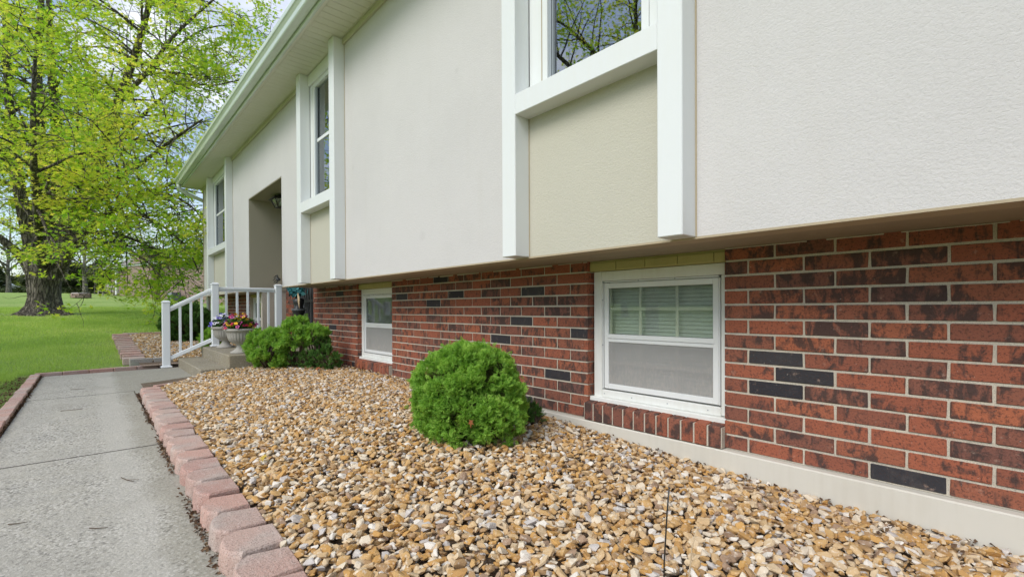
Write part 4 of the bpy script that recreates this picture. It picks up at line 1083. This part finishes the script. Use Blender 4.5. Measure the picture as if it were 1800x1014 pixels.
def rotz(V, a): 
    c_, s_ = math.cos(a), math.sin(a); V = np.asarray(V); return np.c_[V[:, 0]*c_-V[:, 1]*s_, V[:, 0]*s_+V[:, 1]*c_, V[:, 2]]
# main maple: local frame a = camera right, b = away from camera, c = up (metres), base at (0,0,0)
RX = Vector((_rt.x, _rt.y, 0)); FX = Vector((_fw.x, _fw.y, 0))
def L2W(p): return RX*p[0]+FX*p[1]+Vector((0, 0, p[2]))
K = 15.0/837.
MB_ = Vector((-20.97, -1.03, .62))
def px(x, y, b=0.):
    """point of the maple measured from the photograph, b metres behind (+) or before (-) the trunk"""
    return Vector((0, 0, CAM_Z))+(_f+_r*((x-900)/837.08)+_u*((548.29-y)/837.08))*(15+b)-MB_
maple = thing('maple_tree', 'large multi-stemmed maple with bright spring leaves on the lawn', 'tree', (-20.97, -1.03, .62))
stems = [
 ([px(64, 490, 0), px(58, 440, -.1), px(46, 390, -.3), px(34, 330, -.5), px(24, 250, -.6), px(14, 150, -.8), px(10, 30, -1), px(0, -90, -1)], .26, .05),
 ([px(76, 490, 0), px(74, 430, .1), px(70, 370, .2), px(72, 300, .2), px(70, 220, 0), px(66, 120, .2), px(72, 10, .3), px(75, -120, .4)], .27, .06),
 ([px(90, 490, 0), px(95, 440, .2), px(100, 370, .6), px(104, 300, .9), px(98, 210, 1.2), px(90, 110, 1.4), px(86, 10, 1.8), px(90, -100, 2)], .30, .06),
 ([px(98, 490, 0), px(112, 440, -.1), px(134, 380, -.2), px(160, 310, -.3), px(184, 250, -.3), px(208, 180, -.4), px(236, 100, -.6), px(262, 10, -.8), px(280, -80, -1)], .27, .05),
 ([px(104, 480, 0), px(130, 430, -.6), px(168, 392, -1.2), px(214, 362, -1.8), px(262, 338, -2.2), px(306, 322, -2.5)], .17, .03),
 ([px(60, 490, 0), px(40, 455, -.3), px(8, 425, -.7), px(-40, 390, -1), px(-100, 340, -1.4), px(-150, 280, -1.6)], .17, .04),
 ([px(160, 312, -.3), px(196, 262, .2), px(240, 214, .5), px(292, 166, .8), px(340, 128, 1.), px(384, 96, 1.)], .095, .018),
 ([px(150, 410, -.9), px(186, 408, -1.), px(232, 420, -1.2), px(276, 440, -1.5), px(308, 462, -1.6)], .07, .015),
 ([px(150, 350, -.3), px(200, 320, -1.4), px(258, 280, -2.), px(312, 240, -2.6), px(356, 210, -3)], .10, .02),
 ([px(86, 480, 0), px(90, 430, 1.2), px(104, 370, 2.6), px(130, 300, 3.8), px(170, 220, 4.6), px(200, 120, 5)], .17, .03),
 ([px(76, 480, 0), px(70, 430, -1.2), px(66, 370, -2.6), px(60, 300, -3.6), px(58, 200, -4.4), px(62, 100, -4.8)], .15, .03),
 ([px(208, 180, -.4), px(256, 130, -1.), px(300, 70, -1.4), px(352, 20, -1.8), px(400, -20, -2.2)], .08, .018),
 ([px(292, 166, .8), px(336, 150, .4), px(380, 150, 0), px(424, 140, 0)], .045, .012),
 ([px(262, 132, -.8), px(310, 84, -.6), px(364, 50, -.4), px(430, 44, 0)], .05, .012),
 ([px(200, 262, .2), px(262, 236, .6), px(316, 220, .8), px(368, 214, .8)], .05, .012),
 ([px(120, 440, -.3), px(160, 425, -1.6), px(210, 432, -2.4), px(256, 458, -2.8), px(284, 488, -3.)], .06, .012),
 ([px(190, 385, -1.4), px(240, 378, -2.), px(290, 400, -2.4), px(330, 440, -2.6), px(350, 480, -2.7)], .055, .012),
 ([px(262, 338, -2.2), px(306, 345, -2.4), px(344, 370, -2.6), px(368, 410, -2.8)], .04, .012),
 ([px(34, 330, -.5), px(4, 270, -.4), px(-40, 200, 0), px(-90, 110, .2)], .10, .03),
]
V, F, C = grow(stems, 11, l2=2.7, l3=1.05, gap2=.27, gap3=.27, start=.19)
# flared trunk with root buttresses
tube(V, F, [(0, 0, -.25), (0, 0, .0), (0, 0, .10), (0, 0, .28), (0, 0, .55), (0, 0, .9), (.01, 0, 1.25), (.03, 0, 1.6), (.03, 0, 1.9)], [.78, .70, .55, .43, .38, .38, .43, .48, .30], 40, False,
     lambda i, th: 1+(.13*math.sin(th*5+.6)+.07*math.sin(th*9+1)+.04*math.sin(th*17))*max(.35, 1-i*.12))
me = npmesh('trunk', V, [np.array(F)], 'bark', maple, True); me.location = (0, 0, 0)
def _keep(c):
    lat = c.y-.049*c.x; return not (abs(lat-.05) < 1.0+.2*math.sin(c.z*5) and c.z < 2.3*(1-c.x/21)+.5*math.sin(lat*4) and c.x > -.6) or random.random() < .2
C = [c for c in C if _keep(c) and mnoise.noise(Vector((c.x*.75, c.y*.75, c.z*1.5)))+.35*mnoise.noise(c*2.1) > -.22+random.uniform(-.12, .12)+.12*(c.y > 1.5)]
Vl, Fl = leaves(C, 10, .100, .15, LP, 5)
print('maple clumps', len(C), 'leaves', len(C)*8)
lo = npmesh('crown', Vl, Fl, 'leaf', maple); lo.location = (0, 0, 0); lo['kind'] = 'stuff'
# trunk sprouts near the base
# front-yard trees (outside the frame, seen in the upstairs window glass)
def simple_tree(name, label, loc, h, spread_, seed, leafmat, barkmat, n_st=6, trunk_r=.2, per=7, lsize=.1, l2=2., gap2=.5, clear=.2, twigs=True, lspread=.2, group=None, data=None):
    t = thing(name, label, 'tree', loc, group)
    if data is not None:
        for nm, me in data:
            o = bpy.data.objects.new(nm, me); COL.objects.link(o); o.parent = t
            if nm == 'crown': o['kind'] = 'stuff'
        return t, data
    rs = random.Random(seed); st_ = [([(0, 0, -.3), (0, 0, h*.12), (rs.uniform(-.1, .1), rs.uniform(-.1, .1), h*.3), (rs.uniform(-.2, .2), rs.uniform(-.2, .2), h*.65), (rs.uniform(-.3, .3), rs.uniform(-.3, .3), h*.97)], trunk_r, .02)]
    for k in range(n_st):
        an = k*2.4+rs.uniform(-.3, .3); z0 = h*(clear+.35*k/n_st); r_ = spread_*rs.uniform(.7, 1.)
        st_.append(([(0, 0, z0), (math.cos(an)*r_*.3, math.sin(an)*r_*.3, z0+h*.10), (math.cos(an)*r_*.65, math.sin(an)*r_*.65, z0+h*.2), (math.cos(an)*r_, math.sin(an)*r_, z0+h*.28)], trunk_r*.45, .015))
    V, F, C = grow(st_, seed, l2=l2, l3=l2*.38, gap2=gap2, gap3=.4, start=clear)
    o1 = npmesh('trunk', V, [np.array(F)], barkmat, t, True); o1.location = (0, 0, 0)
    Vl, Fl = leaves(C, per, lsize, lspread, [simple_leaf()] if lsize > .11 else LP, seed); o2 = npmesh('crown', Vl, Fl, leafmat, t); o2.location = (0, 0, 0); o2['kind'] = 'stuff'
    return t, [('trunk', o1.data), ('crown', o2.data)]
_, fd = simple_tree('maple_tree', 'front yard maple outside the left of the view, reflected in the upstairs window', (-9.6, -10.2, -.3), 16, 5.6, 21, 'leaf', 'bark', 11, .30, 6, .1, 2.5, .45, .24)
for (x, y, a_, s_, w_) in [(-17, -19, 1., .8, 'second'), (-28, -24, 2.2, .9, 'third'), (-5, -27, 3.1, .8, 'fourth, straight across the yard'), (8, -20, 4., .75, 'rightmost'), (-40, -34, .4, 1., 'farthest')]:
    t_, _ = simple_tree('maple_tree', 'front yard maple outside the view, '+w_, (x, y, Hs(x, y)), 0, 0, 0, '', '', data=fd); t_.rotation_euler = (0, 0, a_); t_.scale = (s_,)*3
# trees behind
simple_tree('bare_tree', 'grey barked leafing tree standing behind the big maple', (-67, -.3, 2.3), 9, 4.5, 31, 'leaf_far', 'bark2', 7, .30, 4, .16, 2.6, .9, .22)
simple_tree('bare_tree', 'distant tree at the far left behind the maple trunk', (-76, -6.6, 2.6), 10, 5, 32, 'leaf_far', 'bark2', 7, .32, 5, .2, 2.8, .9, .2)
simple_tree('young_tree', 'thin young tree in front of the dark evergreens', (-66, .45, 2.35), 4.2, 1.1, 33, 'leaf_far', 'bark2', 4, .06, 3, .12, .9, .6, .3)
simple_tree('bare_tree', 'pale leafing tree behind the neighbouring brick house', (-86, 8, 3), 11, 5, 34, 'leaf_far', 'bark2', 8, .3, 4, .2, 2.8, .9, .25)
def conifer(loc, h, r, seed, label):
    t = thing('evergreen_tree', label, 'tree', loc, 'dark evergreens behind the lawn'); rs = np.random.default_rng(seed); n = 3000
    z = rs.random(n)**.8*h; rad = r*(1-(z/h)**1.5*.85)*(.8+.25*np.sin(z*4+rs.random(n)))*np.sqrt(rs.random(n))*1.05; th = rs.random(n)*6.283
    P = np.c_[rad*np.cos(th), rad*np.sin(th), z*.95+.05]; g = np.c_[np.cos(th), np.sin(th), rs.normal(-.1, .3, n)]+rs.normal(0, .25, (n, 3)); g /= np.linalg.norm(g, axis=1, keepdims=True)
    sd_ = np.cross(g, [0, 0, 1.]+rs.normal(0, .3, (n, 3))); sd_ /= np.linalg.norm(sd_, axis=1, keepdims=True); Rm = np.stack([sd_, g, np.cross(sd_, g)], 2)
    V, F = scatter(LP[:2], rs.integers(0, 2, n), P, Rm, np.full((n, 3), .36)*rs.uniform(.6, 1.2, (n, 1)))
    o = npmesh('crown', V, F, 'evergreen', t); o.location = (0, 0, 0); o['kind'] = 'stuff'
    o = tubeobj('trunk', 'bark', t, [([(0, 0, -.2), (0, 0, h*.5)], [.16, .08])], 7); o.location = (0, 0, 0)
for k, (x, y, h, r_, lab) in enumerate([(-77, 1.0, 4.2, 2.4, 'dark evergreen just left of the far house bench'), (-76, 3.4, 3.8, 2.2, 'dark evergreen touching the far house, nearest its white window'), (-79, -1.4, 3.9, 2.4, 'dark evergreen behind the grey barked tree'),
        (-82, -4.6, 3.6, 2.6, 'low dark evergreen right of the maple trunk'), (-84, -8.6, 3.4, 2.6, 'low dark evergreen left of the maple trunk'), (-88, -11.8, 3.4, 2.4, 'low dark evergreen at the left edge of the view')]):
    conifer((x, y, Hs(x, y)), h, r_, 50+k, lab)
# distant wood
n = 22000; th = rng.uniform(-1.9, .5, n); dd = np.where(th < -.6, rng.uniform(60, 80, n), rng.uniform(150, 190, n)); X = -dd*np.cos(th); Y = dd*np.sin(th)
hh = 6.5+2.*np.sin(th*23)+1.3*np.sin(th*61+2); Z = H(X, Y)+rng.random(n)*hh
V, F = scatter([simple_leaf()], np.zeros(n, int), np.c_[X, Y, Z], frames(rng.normal(0, 1, (n, 3)), rng.random(n)*6.28), np.full((n, 3), 2.2))
tag(npmesh('distant_wood', V, F, 'leaf_far'), 'low line of distant woodland on the horizon', 'woodland', kind='stuff')

# ------------------------------------------------------------------ far house
fh = thing('neighbour_house', 'long brown brick ranch house with chimney on the rise beyond the lawn', 'house', (-52, 4.5, 1.8))
A0 = Vector((-59.8, 2.0, 0)); A1 = Vector((-44.7, 6.9, 0)); dv = (A1-A0).normalized(); nv = Vector((dv.y, -dv.x, 0))   # nv points towards the camera side
if nv.dot(Vector((1, -.2, 0))) < 0: nv = -nv
a = N('neighbour_brick'); v = a.coord('Object')
bt = a.n('ShaderNodeTexBrick', {'Vector': a.n('ShaderNodeVectorMath', {0: a.n('ShaderNodeCombineXYZ', {0: a.n('ShaderNodeSeparateXYZ', {0: v}).outputs[0], 1: a.n('ShaderNodeSeparateXYZ', {0: v}).outputs[2]}).outputs[0], 1: (1, 1, 1)}, operation='MULTIPLY').outputs[0],
    'Color1': (.29, .185, .155), 'Color2': (.19, .135, .12), 'Mortar': (.36, .31, .27), 'Scale': 1., 'Mortar Size': .012, 'Brick Width': .3, 'Row Height': .09})
MT['nbrick'] = a.fin(a.mix(a.ramp(a.noise(v, 1.2, 5), [(.4, 0.), (.7, .35)]), bt.outputs[0], (.33, .25, .19)), .9, None, .1)
def fbox(name, mt, s0, s1, d0, d1, z0, z1, parent=fh):
    """box along the far facade: s along wall from A0, d toward the camera"""
    bm = bmesh.new(); bx(bm, s0, s1, -d1, -d0, z0, z1)
    me = bpy.data.meshes.new(name); bm.to_mesh(me); bm.free(); me.materials.append(MT[mt]); o = bpy.data.objects.new(name, me); COL.objects.link(o); o.parent = parent
    o.location = A0+Vector((0, 0, 0))-fh.location if parent is fh else (0, 0, 0)
    if parent is fh: o.rotation_euler = (0, 0, math.atan2(dv.y, dv.x))
    return o
MT['nroof'] = mat_paint('neighbour_roof', (.26, .235, .21), .9, .3); MT['acgrey'] = mat_paint('ac_grey', (.16, .18, .20), .5, .2)
fbox('wall', 'nbrick', 0, 26, -8, 0, .3, 4.75); fbox('wall', 'nbrick', 3.6, 8.6, 0, .5, .3, 4.9)
fbox('chimney', 'nbrick', 4.8, 7.4, -.3, .5, 4.9, 5.9); fbox('chimney_cap', 'nbrick', 5.6, 6.5, -.3, .2, 5.9, 6.5)
fbox('fascia', 'white', -1.6, 27, .45, .6, 4.7, 4.92)
w_ = fbox('window', 'white', -2.6, -1.35, -1.3, -1.1, 2.55, 4.4); fbox('window_pane', 'track', -2.35, -1.6, -1.09, -1.08, 2.75, 4.25)
fbox('wall', 'nbrick', -2.8, 0, -8, -1.3, .6, 4.6); fbox('pillar', 'nbrick', -1.1, -.2, -.5, .0, .8, 3.9); fbox('downspout', 'white', .2, .5, .02, .2, 2.1, 4.7); fbox('downspout_boot', 'black', .15, .6, .02, .35, 2.05, 2.2)
bm = bmesh.new()
rp = [(.75, 4.85), (-3.8, 6.6), (-8.6, 4.85)]
ra = [bm.verts.new((-2.9, -d, z)) for d, z in rp]; rb = [bm.verts.new((27, -d, z)) for d, z in rp]
for k in range(2): bm.faces.new((ra[k], ra[k+1], rb[k+1], rb[k]))
bm.faces.new((ra[0], rb[0], rb[2], ra[2])); bm.faces.new(ra); bm.faces.new(rb[::-1]); bmesh.ops.recalc_face_normals(bm, faces=bm.faces)
me = bpy.data.meshes.new('roof'); bm.to_mesh(me); bm.free(); me.materials.append(MT['nroof']); o = bpy.data.objects.new('roof', me); COL.objects.link(o); o.parent = fh; o.location = A0-fh.location; o.rotation_euler = (0, 0, math.atan2(dv.y, dv.x))
# ac unit
ac = thing('air_conditioner', 'grey outdoor air conditioning unit against the brown brick house', 'air conditioner', (-47.8, 5.25, Hs(-47.8, 5.25)-.05)); ac.rotation_euler = (0, 0, math.atan2(dv.y, dv.x)); ac.scale = (.8, .8, .85)
def sub(name, mt, parent, *a_, bev=.0):
    bm = bmesh.new(); bx(bm, *a_, bev=bev); me = bpy.data.meshes.new(name); bm.to_mesh(me); bm.free(); me.materials.append(MT[mt]); o = bpy.data.objects.new(name, me); COL.objects.link(o); o.parent = parent; return o
sub('casing', 'acgrey', ac, -.45, .45, -.45, .45, .05, .85, bev=.02); sub('top_grille', 'black', ac, -.4, .4, -.4, .4, .851, .87)
for k in range(7): sub('louvre', 'white', ac, -.42+k*.13, -.40+k*.13, -.47, -.451, .1, .8)
# garden bench
be = thing('garden_chair', 'weathered grey wooden garden chair left of the brown brick house', 'chair', (-57.2, 1.2, Hs(-57.2, 1.2))); be.rotation_euler = (0, 0, 1.15)
MT['wood'] = mat_paint('grey_wood', (.38, .35, .31), .9, .4)
for sx in (-.42, .42):
    sub('leg', 'wood', be, sx-.04, sx+.04, -.5, -.42, 0, .55); sub('leg', 'wood', be, sx-.04, sx+.04, .3, .4, 0, .5); sub('armrest', 'wood', be, sx-.07, sx+.07, -.55, .45, .551, .59)
for k in range(5): sub('seat_slat', 'wood', be, -.4, .4, -.5+k*.17, -.36+k*.17, .33-.03*k, .36-.03*k)
for k in range(5):
    o = sub('back_slat', 'wood', be, -.36+k*.15, -.24+k*.15, -.015, .015, 0, .95-.05*abs(k-2)); o.location = (0, .3, .28); o.rotation_euler = (-.45, 0, 0)
# low stone box in the lawn
sb = thing('stone_planter', 'low brown block ring with pale top out on the far lawn', 'planter', (-48.6, -.45, Hs(-48.6, -.45))); sb.rotation_euler = (0, 0, .7)
for r_ in range(2):
    for k in range(8):
        an = k*math.pi/4+r_*.39; o = sub('block', 'nbrick', sb, -.19, .19, -.1, .1, 0, .15, bev=.01); o.location = (math.cos(an)*.48, math.sin(an)*.48, r_*.155); o.rotation_euler = (0, 0, an+math.pi/2)
o = sub('stone_top', 'wood', sb, -.42, .42, -.42, .42, .25, .38, bev=.05)
# parked car far left
car = thing('parked_car', 'white parked car far away at the left edge behind the maple', 'car', (-84, -8.4, Hs(-84, -8.4))); car.rotation_euler = (0, 0, 1.5)
MT['carw'] = mat_plain('white_car_paint', (.8, .8, .8), .25)
bm = bmesh.new(); pr = [(-2.2, .35), (-2.2, .8), (-1.3, .95), (-.8, 1.42), (.9, 1.45), (1.6, .95), (2.15, .85), (2.2, .35)]
ra = [bm.verts.new((x, -.85, z)) for x, z in pr]; rb = [bm.verts.new((x, .85, z)) for x, z in pr]
for k in range(8): bm.faces.new((ra[k], ra[(k+1) % 8], rb[(k+1) % 8], rb[k]))
bm.faces.new(ra[::-1]); bm.faces.new(rb); bmesh.ops.recalc_face_normals(bm, faces=bm.faces); me = bpy.data.meshes.new('body'); bm.to_mesh(me); bm.free(); me.materials.append(MT['carw']); o = bpy.data.objects.new('body', me); COL.objects.link(o); o.parent = car
sub('side_window', 'dark', car, -.85, 1.1, -.87, .87, .98, 1.32)
for sx in (-1.35, 1.4):
    for sy in (-.8, .8):
        o = lathe('wheel', 'black', None, [(0, -.1), (.3, -.1), (.33, -.05), (.33, .05), (.3, .1), (0, .1)], (0, 0, 0), 16); o.parent = car; o.location = (sx, sy, .33); o.rotation_euler = (R(90), 0, 0)

# overhead wires
def wire(p, q, sag, label):
    pts = [Vector(p).lerp(Vector(q), t)+Vector((0, 0, -4*sag*t*(1-t))) for t in np.linspace(0, 1, 17)]
    o = tubeobj('power_line', 'black', None, [([tuple(p_) for p_ in pts], .022)], 5); tag(o, label, 'cable', 'overhead power lines')
def PX(x, y, Z): 
    r_ = (x-900)/837.08; u_ = (548.29-y)/837.08; return (Vector((0, 0, CAM_Z))+(_f+_r*r_+_u*u_)*Z)
wire(PX(-120, 15, 26), PX(140, -40, 40), .3, 'upper thin black cable crossing the top left corner of the sky')
wire(PX(-100, 40, 26), PX(330, 165, 48), .4, 'lower thin black cable running through the maple crown')

# ------------------------------------------------------------------ small things
# garden stake and reed
o = tubeobj('garden_stake', 'black', None, [([(-.70, 1.175, -.06), (-.697, 1.172, .05), (-.690, 1.17, .14), (-.688, 1.172, .19), (-.683, 1.175, .262)], .0022)], 5); tag(o, 'thin black wire stake standing in the near gravel', 'stake')
o = tubeobj('dry_reed', 'straw', None, [([(-.600, 1.115, -.06), (-.597, 1.115, .05), (-.588, 1.118, .15), (-.575, 1.12, .21)], [.0026, .0022, .0018, .001])], 5); tag(o, 'pale dry reed standing in the near gravel beside the black stake', 'reed')
# fallen leaves
MT['deadleaf'] = mat_leaf('dead_leaf', [(0, (.22, .06, .025)), (1, (.36, .14, .05))], .2, .7, 30.)
MT['yleaf'] = mat_leaf('yellow_leaf', [(0, (.50, .36, .05)), (1, (.6, .45, .1))], .3, .7, 30.)
def dleaf(x, y, z, s, label, mt='deadleaf', rot=None):
    V, F = LP[random.randrange(4)]; Rm = frames(np.array([rot or (random.uniform(-.5, .5), random.uniform(-.9, 0), 1.)]), np.array([random.uniform(0, 6)]))
    v, f = scatter([(V, F)], np.zeros(1, int), np.array([[x, y, z]]), Rm, np.full((1, 3), s)); o = npmesh('fallen_leaf', v, f, mt); tag(o, label, 'leaf', 'dead leaves on the gravel')
dleaf(-5.48, 2.40, .085, .075, 'rust red dead leaf against the sill of the farther basement window', rot=(0, -1.6, 1))
dleaf(-5.70, 1.98, .05, .065, 'rust brown dead leaf on gravel right of the spreading shrub')
dleaf(-6.20, 1.63, .05, .06, 'yellow dead leaf under the front of the spreading shrub', 'yleaf')
dleaf(-6.05, 1.50, .04, .05, 'small brown dead leaf on gravel before the spreading shrub')
dleaf(-2.02, 1.50, .16, .035, 'orange dead leaf caught low in the round shrub', rot=(.6, -1.4, .4))
dleaf(-2.42, 2.38, .03, .05, 'brown curled dead leaf between the round shrub and the foundation', rot=(0, -1.2, 1))
dleaf(-2.62, .66, .015, .045, 'tan dead leaf on gravel near the edging blocks', 'yleaf')
# leaf litter in the joint between path and pavers
n = 2600; X = rng.uniform(-6.1, 1., n); Y = .362-.0125*(X+6)+rng.normal(-.004, .009, n)
k = rng.random(n) < .5+.5*np.sin(X*5); X, Y = X[k], Y[k]; m = len(X)
V, F = scatter([simple_leaf()], np.zeros(m, int), np.c_[X, Y, np.full(m, -.097)+rng.random(m)*.01], frames(rng.normal(0, .5, (m, 3))+[0, 0, 1], rng.random(m)*6.28), np.full((m, 3), .014)*rng.uniform(.5, 1.6, (m, 1)))
MT['litter'] = mat_leaf('litter', [(0, (.05, .03, .02)), (.6, (.12, .07, .04)), (1, (.30, .20, .11))], .1, .8, 30.)
tag(npmesh('leaf_litter', V, F, 'litter'), 'brown leaf crumbs in the joint beside the block edging', 'leaf litter', kind='stuff')
n = 3200; X = rng.uniform(-8.6, -3.5, n); Y = -.47+rng.normal(0, .008, n); q = n//2; Y[:q] = -.60-rng.random(q)**1.5*.35
V, F = scatter([simple_leaf()], np.zeros(n, int), np.c_[X, Y, np.where(np.arange(n) < q, -.105, -.097)+rng.random(n)*.008], frames(rng.normal(0, .5, (n, 3))+[0, 0, 1], rng.random(n)*6.28), np.full((n, 3), .016)*rng.uniform(.5, 1.6, (n, 1)))
tag(npmesh('leaf_litter', V, F, 'litter'), 'brown leaf crumbs and bare soil bits along the lawn side edging', 'leaf litter', kind='stuff')
for (x, y, a_, l, lab) in [(-3.05, .135, .35, .13, 'forked dark twig on the path nearest the block edging'), (-2.45, .02, .9, .07, 'short dark twig on the path below the forked twig'), (-2.72, -.22, 1.2, .06, 'small twig at the lower left of the path'), (-5.5, -.12, 1.4, .14, 'thin twig lying across the middle of the path'), (-6.9, -.1, 1.3, .12, 'thin twig on the far part of the path')]:
    c_, s_ = math.cos(a_), math.sin(a_); pts_ = [(x-c_*l/2, y-s_*l/2, -.096), (x+.008, y-.004, -.094), (x+c_*l/2, y+s_*l/2, -.095)]
    runs = [(pts_, [.0022, .002, .001])]
    if l > .12: runs.append(([pts_[1], (x+c_*l*.3+.02, y+s_*l*.3+.03, -.09)], [.0016, .0008]))
    tag(tubeobj('twig', 'twig', None, runs, 5), lab, 'twig', 'twigs on the path')


# crumbs of leaf and soil in the gravel near the wall and under the shrubs
n = 1500; X = rng.uniform(-6.6, .6, n); Y = 2.47-np.abs(rng.normal(0, .10, n)); q = n//2
X[:q] = rng.normal(-2.2, .42, q); Y[:q] = rng.normal(1.85, .33, q); X[:q//3] = rng.normal(-6.1, .4, q//3); Y[:q//3] = rng.normal(1.75, .3, q//3)
k = (Y < 2.475) & (Y > .7); X, Y = X[k], Y[k]; m = len(X)
V, F = scatter([simple_leaf()], np.zeros(m, int), np.c_[X, Y, bedz(X, Y)+.013+rng.random(m)*.008], frames(rng.normal(0, .6, (m, 3))+[0, 0, 1], rng.random(m)*6.28), np.full((m, 3), .015)*rng.uniform(.5, 1.8, (m, 1)))
tag(npmesh('leaf_litter', V, F, 'litter'), 'brown leaf crumbs on the gravel under the shrubs and along the wall', 'leaf litter', kind='stuff')
